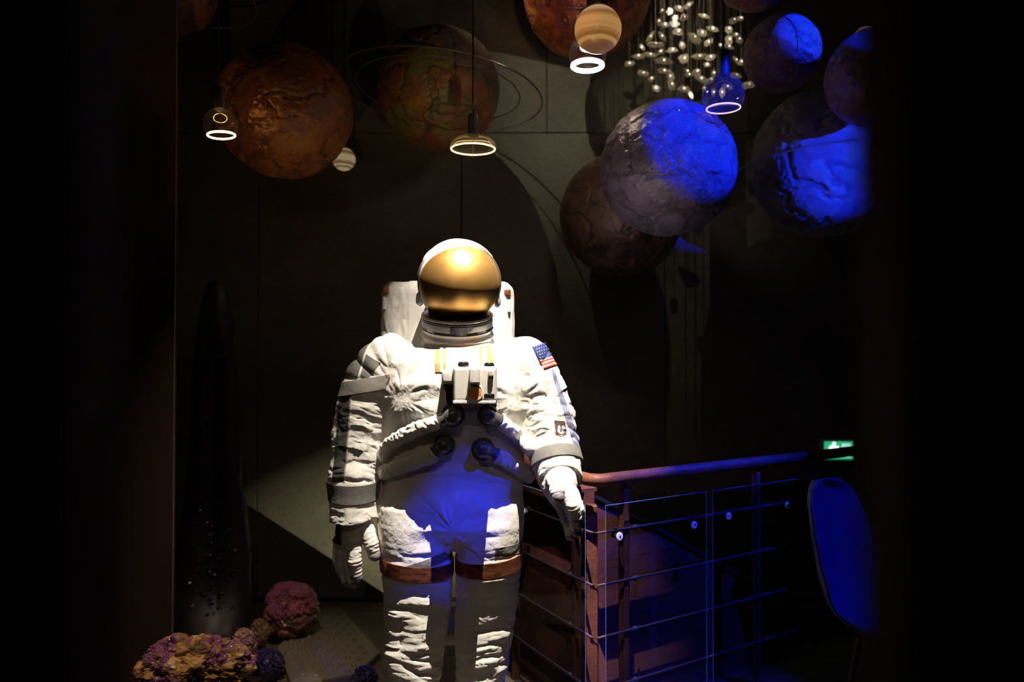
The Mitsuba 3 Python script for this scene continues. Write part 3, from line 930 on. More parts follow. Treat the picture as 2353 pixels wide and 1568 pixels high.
dd = 0.010 * side * (puff(meshkit.fbm(v * np.array([34, 24, 7.0]) + 2, 3)) - 0.4) + 0.010 * (meshkit.fbm(v * 8, 3) - 0.5)
bp = add('backpack', trimesh.Trimesh(v + n * dd[:, None], pk.faces, process=False), 'suit_cloth', True, parent=astro, label='white life-support backpack')
for x_, y_, sx in ((887, 666, -1), (1166, 672, 1)):
    c_ = P(x_, y_, 2.925)
    add('strap_end', rbox(c_ - [0.013, 0.012, 0.012], c_ + [0.013, 0.012, 0.012], 0.005), 'copper_band', 30, parent=bp, label='small brown strap end')
    c_ = P(x_ + 3 * sx, y_ + 32, 2.93)
    add('valve', rbox(c_ - [0.008, 0.012, 0.026], c_ + [0.008, 0.012, 0.026], 0.006), 'suit_cloth', 30, parent=bp)

# ------------------------------------------------------------------ helmet and visor
HC = P(1052, 648, 2.765)
HR = np.array([px(91, 2.765), 0.158, px(99, 2.765)])
ico = trimesh.creation.icosphere(6)
sp = np.array(ico.vertices)
vn = unit(0.13, -0.95, -0.27)
shell = trimesh.Trimesh(HC + sp * HR, ico.faces, process=False)
hm = add('helmet', trimesh.intersections.slice_mesh_plane(shell, [0.0, 0.34, 0.94], HC - np.array([0, 0, 0.118])), 'shell_white', True, parent=astro, label='white helmet shell')
VC = P(1056, 650, 2.75)
VR = np.array([px(93.5, 2.73), 0.160, px(92.5, 2.73)])
vis = trimesh.intersections.slice_mesh_plane(trimesh.Trimesh(VC + sp * VR, ico.faces, process=False), vn, VC + vn * 0.012)
add('visor', solidify(vis, 0.003), 'gold_visor', True, parent=hm, label='mirror-like golden visor')
# padded rim over the upper edge of the visor
e1 = unit(*np.cross(vn, [0, 0, 1.0]))
e2 = np.cross(e1, vn)
if e2[2] < 0: e2 = -e2
def rim(t0, t1, out, fw, r, n_=60):
    a = np.linspace(t0, t1, n_)
    d_ = np.cos(a)[:, None] * e1 + np.sin(a)[:, None] * e2
    k_ = 1 / np.sqrt(((d_ / VR) ** 2).sum(1))
    return VC + d_ * (k_ + out)[:, None] + vn * fw
if e1[0] < 0: e1 = -e1
add('visor_rim', tube(rim(math.radians(-25), math.radians(205), 0.000, 0.008, 0), 0.0055, 12), 'steel_grey', True, parent=hm, label='thin grey edge of the visor')
w_ = np.linspace(0, np.pi, 60)
add('sunshade', tube(rim(math.radians(38), math.radians(150), -0.004, -0.014, 0), (0.0115 + 0.0045 * np.sin(w_) + 0.003 * np.exp(-((w_ - 2.9) / 0.25) ** 2)), 16), 'shell_white', True, parent=hm, label='white padded sunshade over the visor')
add('sunshade_band', tube(rim(math.radians(153), math.radians(172), -0.004, -0.014, 0, 14), 0.012, 12), 'grey_cloth', True, parent=hm)
hub = P(966, 686, 2.75)
add('visor_hinge', lathe([(0, 0), (0.026, 0), (0.028, 0.006), (0.022, 0.016), (0, 0.018)], hub + [0.004, 0.01, 0], (-0.9, -0.42, 0.05), 28), 'shell_white', 40, parent=hm, label='round hinge of the visor')
hub2 = P(1143, 690, 2.78)
add('visor_hinge', lathe([(0, 0), (0.026, 0), (0.028, 0.006), (0.022, 0.012), (0, 0.014)], hub2 - [0.006, 0, 0], (0.92, -0.3, 0.05), 28), 'shell_white', 40, parent=hm, label='round hinge of the visor')

# neck ring: a stack of rings tilted forward with the bowed head
ax = unit(0.02, -0.29, 0.95)
NC = P(1051, 739, 2.765)
R0_ = px(82, 2.74)
nk = add('neck_ring', lathe([(0, -0.012), (R0_ * 0.985, -0.012), (R0_ * 1.005, -0.010), (R0_ * 1.005, 0.008), (R0_ * 0.985, 0.010), (0, 0.010)], NC, ax, 72), 'shell_white', 30, parent=astro, label='white neck ring with a latch')
add('upper_groove', lathe([(0, 0.010), (R0_ * 0.975, 0.010), (R0_ * 0.975, 0.0215), (R0_ * 0.93, 0.0315), (0, 0.0330)], NC, ax, 72), 'black_gloss', 30, parent=nk, label='black glossy groove')
add('upper_lip', lathe([(R0_ * 0.95, 0.0215), (R0_ * 1.0, 0.0215), (R0_ * 1.015, 0.024), (R0_ * 1.0, 0.0285), (R0_ * 0.95, 0.0295), (R0_ * 0.95, 0.0215)], NC, ax, 72), 'shell_white', 30, parent=nk)
add('thin_lip', lathe([(0, 0.0135), (R0_ * 0.992, 0.0135), (R0_ * 0.992, 0.0155), (0, 0.0155)], NC, ax, 72), 'shell_white', 30, parent=nk)
add('lower_groove', lathe([(0, -0.021), (R0_ * 0.965, -0.021), (R0_ * 0.965, -0.012), (0, -0.012)], NC, ax, 72), 'black_gloss', 30, parent=nk, label='black glossy groove')
roll = [(0, -0.085)]
for i in range(40):
    t = i / 39
    z = -0.085 + 0.064 * t
    roll.append((R0_ * (1.02 + 0.035 * math.sin(t * 13.5) - 0.03 * t), z))
roll.append((0, -0.021))
add('neck_bellows', lathe(roll, NC + [0, 0.012, 0], ax, 72), 'suit_cloth', True, parent=nk, label='soft ribbed collar below the neck ring')
fx = np.cross(ax, [0, -1.0, 0]); fx = unit(*fx)
fy = np.cross(fx, ax)
if fy[1] > 0: fy = -fy
def on_ring(deg, z, r):
    a = math.radians(deg)
    return NC + ax * z + (fy * math.cos(a) + (fx if fx[0] > 0 else -fx) * math.sin(a)) * r
lat = []
for a in range(-6, 19, 3):
    lat.append(on_ring(a, 0, R0_ * 1.008))
lk = add('latch', join([trimesh.convex.convex_hull(np.array([on_ring(a + d_, z, R0_ * r) for d_ in (-1.6, 1.6) for z in (-0.013, 0.011) for r in (0.98, 1.025)])) for a in range(-5, 20, 3)]), 'gunmetal', 20, parent=nk, label='dark latch block')
for a, z0_, z1_ in ((-4, -.006, .006), (-1, -.006, .007), (2, -.004, .007), (7, -.010, .004), (10, -.010, .006), (13, -.010, .006), (16, -.008, .005)):
    add('latch_rib', trimesh.convex.convex_hull(np.array([on_ring(a + d_, z, R0_ * r) for d_ in (-0.8, 0.8) for z in (z0_, z1_) for r in (1.02, 1.045)])), 'latch_grey', 20, parent=lk)

scene['latch_grey'] = two(principled((0.17, 0.165, 0.16), 0.4, metallic=0.4))
# ------------------------------------------------------------------ chest pack, connectors and hoses
def bx(x0_, x1_, y0_, y1_, Y0, Y1, r=0.006):
    a, b = P(x0_, y1_, Y0), P(x1_, y0_, Y0)
    return rbox((a[0], Y0, a[2]), (b[0], Y1, b[2]), r)


cb = add('chest_pack', tm(m3.Manifold.batch_hull([m3.Manifold(m3.Mesh(np.asarray(q.vertices, np.float32), np.asarray(q.faces, np.uint32))) for q in (bx(1042, 1138, 846, 922, 2.475, 2.55, 0.008), bx(1040, 1141, 842, 926, 2.50, 2.64, 0.008))])), 'box_paint', 30, parent=astro, label='white chest control box with black knobs')
add('side_wing', bx(1014, 1046, 850, 884, 2.515, 2.62, 0.012), 'box_paint', 30, parent=cb)
add('side_recess', bx(1024, 1042, 884, 922, 2.545, 2.62, 0.004), 'black_gloss', 30, parent=cb)  # black block in place of the dark recess below the wing
add('front_bar', bx(1078, 1102, 846, 883, 2.448, 2.50, 0.006), 'box_paint', 30, parent=cb)
add('small_knob_bar', bx(1122, 1134, 850, 867, 2.462, 2.50, 0.005), 'box_paint', 30, parent=cb)
add('bottom_ledge', bx(1040, 1139, 921, 929, 2.468, 2.62, 0.003), 'box_paint', 30, parent=cb)
add('corner_slot', bx(1112, 1136, 905, 916, 2.4715, 2.49, 0.003), 'black_gloss', 30, parent=cb, label='dark slot')
bp_ = P(1091, 903, 2.472)
kb = add('round_badge', lathe([(0, 0), (px(17, 2.47), 0), (px(17, 2.47), 0.004), (0, 0.004)], bp_, (0, -1, 0.05), 40), 'orange_foil', 30, parent=cb, label='round orange emblem with a white rim')
a = np.linspace(0, 2 * np.pi, 48, endpoint=False)
Mf = frame((0, -1, 0.05))
add('rim', tube((np.stack([np.cos(a), np.sin(a), a * 0 + 0.1], 1) * [px(18, 2.47), px(18, 2.47), 0.03]) @ Mf.T + bp_, 0.0024, 8, closed=True), 'shell_white', True, parent=kb)
add('letter_band', join([box(bp_ + [px(x_, 2.47), -0.0052, px(1.0, 2.47)], bp_ + [px(x_ + 1.9, 2.47), -0.0035, px(h_, 2.47)]) for x_, h_ in ((-14, 4.0), (-11, 4.6), (-8, 4.4), (-4.6, 4.4), (-1.6, 4.4), (1.6, 4.6), (4.8, 4.6), (8, 4.2), (11, 4.0))]), 'strap_cloth', False, parent=kb, label='blurred pale lettering')
add('horizon_line', tube(spline([bp_ + [px(x_, 2.47), -0.0045, px(-y_, 2.47)] for x_, y_ in ((-15, 3), (-8, 5), (-2, 8), (5, 6), (15, 5))], 24), 0.0009, 6), 'copper_band', True, parent=kb)
for x_, y_, r_, h_, Y in ((1065, 846, 13.5, 14, 2.515), (1124, 848, 12.5, 14, 2.52)):
    o = P(x_, y_, Y)
    r_ = px(r_, Y); h_ = px(h_, Y)
    add('control_knob', lathe([(0, -0.004), (r_ * 1.05, -0.004), (r_ * 1.08, 0.1 * h_), (r_ * 0.92, 0.28 * h_), (r_ * 0.98, 0.5 * h_), (r_ * 0.92, 0.82 * h_), (r_ * 0.7, h_), (0, h_ * 1.02)], o, (0, 0.06, 1), 32), 'black_gloss', 40, parent=cb, label='glossy black control knob')

CON = [((1040, 954), (1010, 968), [(1000, 972), (965, 984), (925, 1004), (897, 1022), (884, 1040), (881, 1056)], 27), ((1121, 954), (1147, 968), [(1152, 972), (1176, 990), (1200, 1010), (1216, 1026), (1226, 1042)], 23),
       ((1021, 1021), (1001, 1040), [(994, 1046), (965, 1058), (930, 1070), (900, 1080), (880, 1092)], 24), ((1109, 1031), (1139, 1046), [(1146, 1050), (1168, 1062), (1190, 1074), (1206, 1086), (1212, 1098)], 26)]
for i, (o_, e_, path, fr) in enumerate(CON):
    Y, n = surf(*o_, 7)
    n = unit(*(0.35 * n + 0.65 * np.array([0, -1.0, 0])))
    c_ = P(*o_, Y - 0.002)
    R_ = px(fr)
    ck = add('hose_connector', lathe([(0, -0.012), (R_, -0.012), (R_, 0.005), (R_ * 0.93, 0.010), (R_ * 0.72, 0.011), (R_ * 0.70, 0.026), (R_ * 0.62, 0.036), (R_ * 0.42, 0.044), (0, 0.047)], c_, n, 40), 'gunmetal', 40, parent=astro, label='dark round hose connector')
    Ye = surf(*e_, 7)[0]
    q = spline([c_ + n * 0.020, (c_ + P(*e_, Ye - 0.026)) / 2 + n * 0.006, P(*e_, Ye - 0.026)], 14)
    add('elbow', tube(q, np.linspace(px(16.5), px(14.5), 14), 24), 'gunmetal', True, parent=ck)
    add('elbow_ring', tube(np.array([q[-1] - (q[-1] - q[-3]) * 0.2, q[-1] + (q[-1] - q[-3]) * 0.5]), px(16), 24), 'gunmetal', 40, parent=ck)
    pts = []
    for j, (x_, y_) in enumerate(path):
        try:
            Ys = surf(x_, y_, 6)[0]
        except Exception:
            Ys = pts[-1][1] + 0.05
        pts.append(P(x_, y_, Ys - (0.024 if j < len(path) - 1 else 0.0)))
    pts[-1] = pts[-1] + [0, 0.05, 0]
    q = spline([P(*e_, Ye - 0.026)] + pts, 110)
    sl_ = np.concatenate([[0], np.cumsum(np.linalg.norm(np.diff(q, axis=0), axis=1))])
    S_, A_ = np.meshgrid(sl_, np.arange(28) * 2 * np.pi / 28, indexing='ij')
    nz = puff(meshkit.noise(np.stack([S_ * 62 + 0.8 * np.sin(A_ + i), np.cos(A_) * 1.3 + i, np.sin(A_) * 1.3], -1), i)) - 0.5
    add('hose', tube(q, px(17.5) + 0.009 * nz, 28), 'suit_cloth', True, parent=astro, label='white cloth-covered air hose')

# ------------------------------------------------------------------ hanging planets
def planet(x, y, rpx, Y, seed, cols, label, sub=6, rough=1.0, flakes=2600, bands=None, wire=True, pale_lit_top=None):
    c, R = P(x, y, Y), px(rpx, Y)
    key = thing('hanging_planet', label, 'planet model', None)
    s = trimesh.creation.icosphere(sub)
    d = np.array(s.vertices)
    o = seed * 7.31
    warp = d + 0.25 * np.stack([meshkit.fbm(d * 2.2 + o + k * 9, 3) - 0.5 for k in range(3)], 1)
    n1 = meshkit.fbm(warp * 2.0 + o, 5)
    crease = 1 - np.abs(2 * meshkit.fbm(warp * 1.9 + o + 31, 5) - 1)
    crease2 = 1 - np.abs(2 * meshkit.fbm(warp * 6.5 + o + 57, 3) - 1)
    grain = meshkit.fbm(d * 24 + o, 4)
    disp = 0.030 * (n1 - 0.5) - 0.026 * np.clip((crease - 0.86) / 0.14, 0, 1) ** 1.5 + 0.005 * np.clip((crease2 - 0.82) / 0.18, 0, 1) ** 1.2 + 0.018 * (grain - 0.5)
    v = c + d * (R * (1 + rough * disp))[:, None]
    t = sstep(0.36, 0.66, meshkit.fbm(warp * 2.7 + o + 11, 5))
    col = lerp(cols[0], cols[1], t)
    if len(cols) > 2:
        col = lerp(col, cols[2], sstep(0.55, 0.68, meshkit.fbm(warp * 3.4 + o + 77, 4))[:, None][:, 0])
    if pale_lit_top is not None:  # paler on the lit side, put into the shell colour
        q = d @ np.array(pale_lit_top[0]) + 0.35 * (meshkit.fbm(warp * 3 + o, 4) - 0.5)
        col = lerp(col, pale_lit_top[1], sstep(-0.05, 0.05, q - pale_lit_top[2]))
    col = col * (0.72 + 0.5 * grain)[:, None] * (1 - 0.55 * np.clip((crease - 0.90) / 0.10, 0, 1))[:, None]  # crease shade put into the colour
    add('shell', trimesh.Trimesh(v, s.faces, process=False), 'planet_skin', True, parent=key, color=np.clip(col, 0, 1))
    if flakes:
        rg = np.random.default_rng(seed)
        q = rg.normal(size=(flakes, 3))
        q /= np.linalg.norm(q, axis=1, keepdims=True)
        from scipy.spatial import cKDTree
        base = v[cKDTree(d).query(q)[1]]
        nrm = q + rg.normal(size=q.shape) * 0.45
        nrm /= np.linalg.norm(nrm, axis=1, keepdims=True)
        e1 = np.cross(nrm, rg.normal(size=q.shape))
        e1 /= np.linalg.norm(e1, axis=1, keepdims=True)
        e2 = np.cross(nrm, e1)
        sz = (0.0016 + 0.0024 * rg.random(flakes) ** 3)[:, None]
        b0 = base + q * 0.0022
        vv = np.stack([b0 + e1 * sz, b0 - 0.5 * e1 * sz + 0.87 * e2 * sz, b0 - 0.5 * e1 * sz - 0.87 * e2 * sz], 1).reshape(-1, 3)
        add('glitter', trimesh.Trimesh(vv, np.arange(len(vv)).reshape(-1, 3), process=False), 'glitter_flake', False, parent=key, label='glitter strewn over the shell', kind='stuff')
    if wire:
        top = c + [0, 0, R * 0.985]
        add('hanging_wire', rod(top, [top[0], top[1], CEIL], 0.0014, 6), 'dark_metal', 30, parent=key)
    return key, c, R


def ring(key, c, r, tilt_x, tilt_y, th=0.0045, mat='steel_grey'):
    a = np.linspace(0, 2 * np.pi, 120, endpoint=False)
    p = np.stack([np.cos(a) * r, np.sin(a) * r, a * 0], 1)
    M = trimesh.transformations.rotation_matrix(math.radians(tilt_y), [0, 1, 0])[:3, :3] @ trimesh.transformations.rotation_matrix(math.radians(tilt_x), [1, 0, 0])[:3, :3]
    add('ring', tube(p @ M.T + c, th, 8, closed=True), mat, 40, parent=key, label='thin wire ring around the planet')


RUST, RUSTD, AMB = (0.46, 0.165, 0.045), (0.13, 0.05, 0.022), (0.55, 0.25, 0.06)
k1, c1, r1 = planet(393, -29, 104, 3.75, 3, [(0.20, 0.075, 0.04), (0.07, 0.035, 0.025), (0.34, 0.12, 0.07)], 'dark red-brown planet model cut off by the top edge, far left', sub=5)
ring(k1, c1, px(190, 3.75), -3, 8)
planet(655, 256, 153, 3.65, 4, [RUST, (0.22, 0.085, 0.028), AMB], 'large cracked orange-brown planet model behind the small clear globe lamp', rough=1.3)
k3, c3, r3 = planet(1008, 206, 140, 4.15, 5, [(0.22, 0.19, 0.055), (0.30, 0.095, 0.045), (0.40, 0.18, 0.05)], 'olive and rust planet model encircled by two wire rings', rough=0.8, pale_lit_top=((0.62, -0.2, 0.72), (0.16, 0.12, 0.095), 0.55))  # pale upper right paints the light that falls there
ring(k3, c3 + [0.01, 0, -0.02], px(236, 4.15), -3, 6)
ring(k3, c3 + [0.0, 0, -0.01], px(188, 4.15), -3, 5, 0.0035)
planet(1348, -15, 146, 4.05, 6, [(0.42, 0.10, 0.03), (0.16, 0.035, 0.025), (0.52, 0.20, 0.05)], 'orange-red planet model behind the banded glass globe at the top edge', rough=1.1)
planet(1735, -72, 94, 3.7, 7, [(0.23, 0.085, 0.05), (0.14, 0.05, 0.035)], 'plain brown planet model hardly dipping into the top edge above the crystals', sub=5, flakes=600)
planet(1797, 123, 87, 3.85, 8, [(0.26, 0.13, 0.12), (0.15, 0.08, 0.085)], 'small maroon and blue planet model to the right of the crystals', sub=6, rough=1.2, flakes=1800, pale_lit_top=((0.45, -0.25, 0.86), (0.34, 0.36, 0.42), 0.10))
planet(2013, 178, 112, 3.4, 9, [(0.24, 0.10, 0.12), (0.16, 0.07, 0.08)], 'red-violet planet model half hidden by the dark right edge', sub=6, rough=0.9, flakes=1200, pale_lit_top=((0.1, -0.3, 0.94), (0.30, 0.30, 0.38), 0.25))
planet(1535, 388, 155, 3.62, 10, [(0.26, 0.235, 0.27), (0.19, 0.165, 0.19), (0.15, 0.125, 0.14)], 'big rough blue planet model with a purple-grey shadow side, below the crystals', rough=1.0, flakes=3600)
planet(1427, 495, 141, 4.33, 12, [(0.15, 0.095, 0.06), (0.07, 0.045, 0.035), (0.24, 0.16, 0.10)], 'dark brown planet model tucked behind the big blue one', rough=1.0, flakes=900)
k10, c10, r10 = planet(1900, 374, 171, 4.1, 13, [(0.30, 0.30, 0.30), (0.20, 0.21, 0.23), (0.38, 0.36, 0.34)], 'largest blue planet model with one wire ring, far right', rough=1.25, flakes=1800)
ring(k10, c10, px(205, 4.1), 0, -5)


# ------------------------------------------------------------------ pendant lamps
def lamp(x, y, rpx, Y, label, kind='globe', socket=(15, 57), cord=True, glow=(24, 15, 7), tube_r=0.055, tilt=0.0, metal='dark_metal', glass='globe_glass', group=None):
    R = px(rpx, Y)
    c = P(x, y, Y)
    key = thing('pendant_lamp', label, 'lamp', group)
    sw, sh = px(socket[0], Y), px(socket[1], Y)
    if kind == 'disc':
        prof = [(0.24, 0.40), (0.45, 0.385), (0.70, 0.30), (0.88, 0.17), (0.97, 0.03), (1.0, -0.06), (0.985, -0.13), (0.95, -0.17), (0.91, -0.16), (0.80, -0.07), (0.5, -0.01), (0.2, 0.01), (0, 0.01)]
        rr, rz, top = 0.935, -0.165, 0.40
    else:
        a = np.linspace(math.acos(0.30), -math.radians(36), 16)
        prof = [(0.30, 1.0)] + [(math.cos(t), math.sin(t)) for t in a] + [(0.78, -0.645), (0.70, -0.655), (0.62, -0.59), (0.3, -0.54), (0, -0.53)]
        rr, rz, top = 0.79, -0.635, 0.965
    ax = np.array([math.sin(tilt), 0, math.cos(tilt)])
    B = lathe([(r * R, z * R) for r, z in prof[::-1]], c, ax, 64)
    if kind in ('globe', 'disc'):
        add('glass_bulb', B, glass, True, parent=key, label='clear glass bulb')
        a = np.linspace(0, 2 * np.pi, 72, endpoint=False)
        M = frame(ax)
        p = np.stack([np.cos(a) * rr * R, np.sin(a) * rr * R, a * 0 + rz * R], 1) @ M.T + c
        k = add('glowing_ring', tube(p, tube_r * R, 10, closed=True), 'lamp_off', True, parent=key, label='glowing filament ring', emit=glow)
        add('stem', rod(c + ax * top * R, c - ax * 0.52 * R, 0.0012, 6), 'steel_grey', 30, parent=key)
    else:
        rows = [(math.cos(t), math.sin(t)) for t in np.linspace(math.acos(0.28), -math.pi / 2 + 0.02, 60)]
        G = lathe([(0, -R)] + [(r * R, z * R) for r, z in rows[::-1]] + [(0, 0.97 * R)], c, ax, 64)
        v = (np.array(G.vertices) - c) @ frame(ax) / R
        h = v[:, 2] + 0.035 * (meshkit.fbm(v * 2.4 + 5, 3) - 0.5) * 2 + 0.05 * v[:, 0]
        band = meshkit.noise(np.stack([h * 6.5, h * 0, h * 0], 1), 4) * 0.7 + 0.3 * meshkit.noise(np.stack([h * 17, h * 0, h * 0], 1), 9)
        if kind == 'banded':
            col = lerp((0.52, 0.27, 0.09), (0.25, 0.10, 0.018), sstep(0.25, 0.75, band))
            col = lerp(col, (0.52, 0.34, 0.19), sstep(0.35, 0.8, v[:, 2]))
            col = lerp(col, (0.16, 0.07, 0.03), sstep(-0.62, -0.85, v[:, 2]))
        else:
            col = lerp((0.50, 0.38, 0.22), (0.16, 0.09, 0.035), sstep(0.3, 0.65, band))
    if kind in ('banded', 'milky'):
        k = add('banded_bulb', G, 'painted_gloss', True, parent=key, color=col, label='opaque glass bulb with cloudy bands, glowing softly')
        scene[k]['emitter'] = {'type': 'area', 'radiance': {'type': 'mesh_attribute', 'name': 'vertex_color', 'scale': 0.75 if kind == 'banded' else 0.5}, 'sampling_weight': 0.02}
    z0 = top * R
    add('socket', lathe([(0, z0), (sw * 0.96, z0), (sw, z0 + 0.003), (sw, z0 + sh * 0.93), (sw * 0.86, z0 + sh), (0, z0 + sh)], c, ax, 32), metal, 30, parent=key)
    if cord:
        t = c + ax * (z0 + sh)
        add('cord', rod(t - ax * 0.004, [t[0], t[1], CEIL], px(2.1, Y), 8), 'dark_metal', 30, parent=key)
    return key, c, R


lamp(507, 287, 38, 3.15, 'small clear globe lamp with a glowing ring, in front of the large orange-brown planet', tilt=math.radians(-4), socket=(13, 50), glow=(34, 18, 6))
lamp(790, 366, 26.5, 4.45, 'small milky striped globe lamp peeking out behind the large orange-brown planet', kind='milky', socket=(11, 36))
lamp(1087, 334, 54, 3.35, 'flat disc-shaped clear glass lamp on a black cord before the ringed olive planet', kind='disc', socket=(12, 50), glow=(5.5, 3.3, 1.1), tube_r=0.03)
lamp(1374, 68, 54, 3.2, 'brown banded globe lamp like a gas planet, at the top edge', kind='banded', socket=(22, 70))
lamp(1350, 124, 43, 3.5, 'clear globe lamp with a bright white ring below the brown banded globe', socket=(17, 60), glow=(60, 46, 34), tube_r=0.12, metal='steel_grey')
lamp(1662, 219, 48, 3.35, 'clear globe lamp in blue light hanging before the crystals', socket=(15, 58), glow=(1.5, 0.9, 1.3), tube_r=0.028)
lamp(1990, 92, 30, 3.75, 'dim globe lamp with only its top showing behind the red-violet planet', kind='milky', socket=(10, 36))

# ------------------------------------------------------------------ crystals on threads
scene['quartz'] = two(principled((0.85, 0.78, 0.62), 0.18, specular=0.7))
scene['thread'] = two(principled((0.55, 0.46, 0.38), 0.5))
spot('crystal_spot', (0.92, 3.3, 4.35), (0.90, 4.15, 3.30), (1.0, 0.85, 0.62), 1.6, 18, 14)  # added spot, gives the crystal facets some shading
CRY = [(1521, 24, 15, 6, -55, 0), (1539, 27, 19, 15, -70, 2), (1560, 19, 25, 13, 22, 1), (1551, 42, 16, 13, 80, 2), (1550, 54, 25, 14, 12, 2), (1571, 41, 27, 16, -28, 0), (1514, 50, 22, 12, 78, 0),
       (1528, 57, 22, 12, -4, 1), (1558, 73, 27, 15, 12, 1), (1494, 85, 42, 11, -55, 0), (1521, 84, 29, 11, 42, 0), (1506, 102, 50, 13, -4, 0), (1475, 109, 18, 9, 48, 1), (1545, 115, 32, 12, -10, 1),
       (1567, 104, 20, 14, 60, 1), (1467, 129, 35, 12, 3, 0), (1494, 126, 40, 13, -3, 0), (1518, 119, 22, 11, -15, 0), (1525, 140, 48, 15, 10, 0), (1446, 147, 33, 13, -16, 0), (1478, 169, 30, 13, 22, 0),
       (1497, 181, 17, 11, -40, 0), (1526, 163, 35, 13, 8, 0), (1540, 177, 24, 18, 70, 0), (1543, 195, 27, 19, 82, 0), (1507, 203, 20, 12, 33, 1), (1571, 136, 25, 19, -12, 1), (1571, 205, 32, 16, 10, 0),
       (1582, 12, 27, 11, -35, 1), (1617, 37, 31, 11, 15, 1), (1637, 66, 31, 11, 20, 1), (1613, 76, 31, 14, 2, 1), (1595, 87, 42, 19, 28, 0), (1628, 98, 29, 13, -36, 1), (1686, 47, 30, 15, -26, 0),
       (1702, 42, 17, 9, -8, 0), (1674, 68, 20, 17, 50, 1), (1691, 80, 22, 11, 16, 0), (1698, 91, 22, 14, 40, 0), (1675, 92, 23, 18, 78, 1), (1655, 104, 12, 7, 70, 0), (1675, 107, 28, 10, 13, 0),
       (1607, 130, 43, 13, 4, 0), (1632, 132, 26, 15, -12, 1), (1624, 149, 18, 11, 6, 1), (1691, 138, 24, 9, 65, 0), (1703, 143, 18, 13, -50, 0), (1580, 164, 18, 9, 60, 0), (1583, 172, 24, 10, -6, 0),
       (1602, 165, 27, 17, -35, 0), (1611, 181, 42, 14, 32, 0), (1640, 168, 20, 10, 88, 0), (1634, 183, 22, 12, -35, 0), (1618, 203, 16, 9, 70, 0), (1691, 174, 30, 14, 8, 0), (1720, 195, 33, 14, -9, 0),
       (1588, 219, 18, 10, 60, 2), (1671, 199, 36, 10, 6, 0), (1639, 213, 18, 11, 88, 0), (1659, 213, 26, 12, 85, 1)]


def crystal_mesh(L, Wd, seed):
    rg = np.random.default_rng(seed)
    a = np.arange(6) * np.pi / 3 + rg.random() * 1.0 + rg.normal(size=6) * 0.12
    rad = Wd / 2 * (1 + rg.normal(size=6) * 0.10)
    tip0, tip1 = L * (0.18 + 0.18 * rg.random()), L * (0.12 + 0.2 * rg.random())
    pts = []
    for k in range(6):
        y, z = rad[k] * math.cos(a[k]), rad[k] * math.sin(a[k])
        pts += [(-L / 2 + tip0 * (0.8 + 0.4 * rg.random()), y, z), (L / 2 - tip1 * (0.8 + 0.4 * rg.random()), y * 0.92, z * 0.92)]
    e = Wd * 0.12
    pts += [(-L / 2, e * rg.normal(), e * rg.normal()), (L / 2, e * rg.normal(), e * rg.normal()), (L / 2 - 0.03 * L, e, -e)]
    return trimesh.convex.convex_hull(np.array(pts))


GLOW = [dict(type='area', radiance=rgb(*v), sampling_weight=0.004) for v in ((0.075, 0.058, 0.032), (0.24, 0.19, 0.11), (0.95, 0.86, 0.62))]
TEXTS, KEYS, SPOTS = {}, [], []
for i, (x, y, L, Wd, ang, b) in enumerate(CRY):
    rg = np.random.default_rng(500 + i)
    lo_, hi_ = (4.42, 4.62) if x < 1502 else (4.12, 4.55) if x > 1635 else (3.82, 4.6)
    best = -1
    for c_ in np.linspace(lo_, hi_, 25):
        gap = min([abs(c_ - Y2) for x2, L2, Y2 in SPOTS if abs(x2 - x) < (L + L2) / 2 + 6] + [0.3]) + 0.01 * rg.random()
        if gap > best:
            best, Y = gap, float(c_)
    SPOTS.append((x, L, Y))
    m = crystal_mesh(px(L, Y), px(Wd, Y), i)
    M = trimesh.transformations.rotation_matrix(math.radians(ang), [0, 1, 0]) @ trimesh.transformations.rotation_matrix(math.radians(rg.uniform(-25, 25)), [0, 0, 1])
    M[:3, 3] = P(x, y, Y)
    m.apply_transform(M)
    size = 'long' if L / Wd > 3.2 else 'stubby' if L / Wd < 1.7 else 'oblong'
    tone = ('honey-coloured', 'bright', 'white-glowing')[b]
    lean = 'upright' if abs(ang) > 68 else 'level' if abs(ang) < 9 else 'falling' if ang > 0 else 'rising'
    side = 'left' if x < 1530 else 'right' if x > 1650 else 'middle'
    lvl = 'upper' if y < 75 else 'lower' if y > 150 else 'centre'
    TEXTS.setdefault((size, tone, lean, lvl, side), []).append(i)
    key = thing('hanging_crystal', '', 'crystal', 'quartz crystals hanging on threads')
    KEYS.append(key)
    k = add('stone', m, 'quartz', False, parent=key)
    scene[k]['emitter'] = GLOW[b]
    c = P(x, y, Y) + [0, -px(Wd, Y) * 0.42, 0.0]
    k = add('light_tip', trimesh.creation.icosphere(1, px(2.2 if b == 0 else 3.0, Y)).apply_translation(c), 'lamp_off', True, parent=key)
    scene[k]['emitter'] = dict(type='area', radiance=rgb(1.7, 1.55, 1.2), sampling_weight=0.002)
    top = P(x, y, Y) + [0, 0, px(Wd, Y) * 0.3]
    add('thread', rod(top, [top[0], top[1], CEIL], 0.0017, 5), 'thread', 30, parent=key)

ORD = ['', 'second ', 'third ', 'fourth ', 'fifth ', 'sixth ']
for (size, tone, lean, lvl, side), ids in TEXTS.items():
    ids = sorted(ids, key=lambda i: CRY[i][1])
    for n_, i in enumerate(ids):
        text = f'{size} {tone} crystal, {lean}, {lvl} {side} of the hanging cluster'
        if len(ids) > 1:
            text += f', {ORD[n_]}highest of {len(ids)}'
        labels[KEYS[i]]['label'] = text.replace('rising', 'tilted up to the right').replace('falling', 'tilted down to the right') if len(ids) == 1 else text

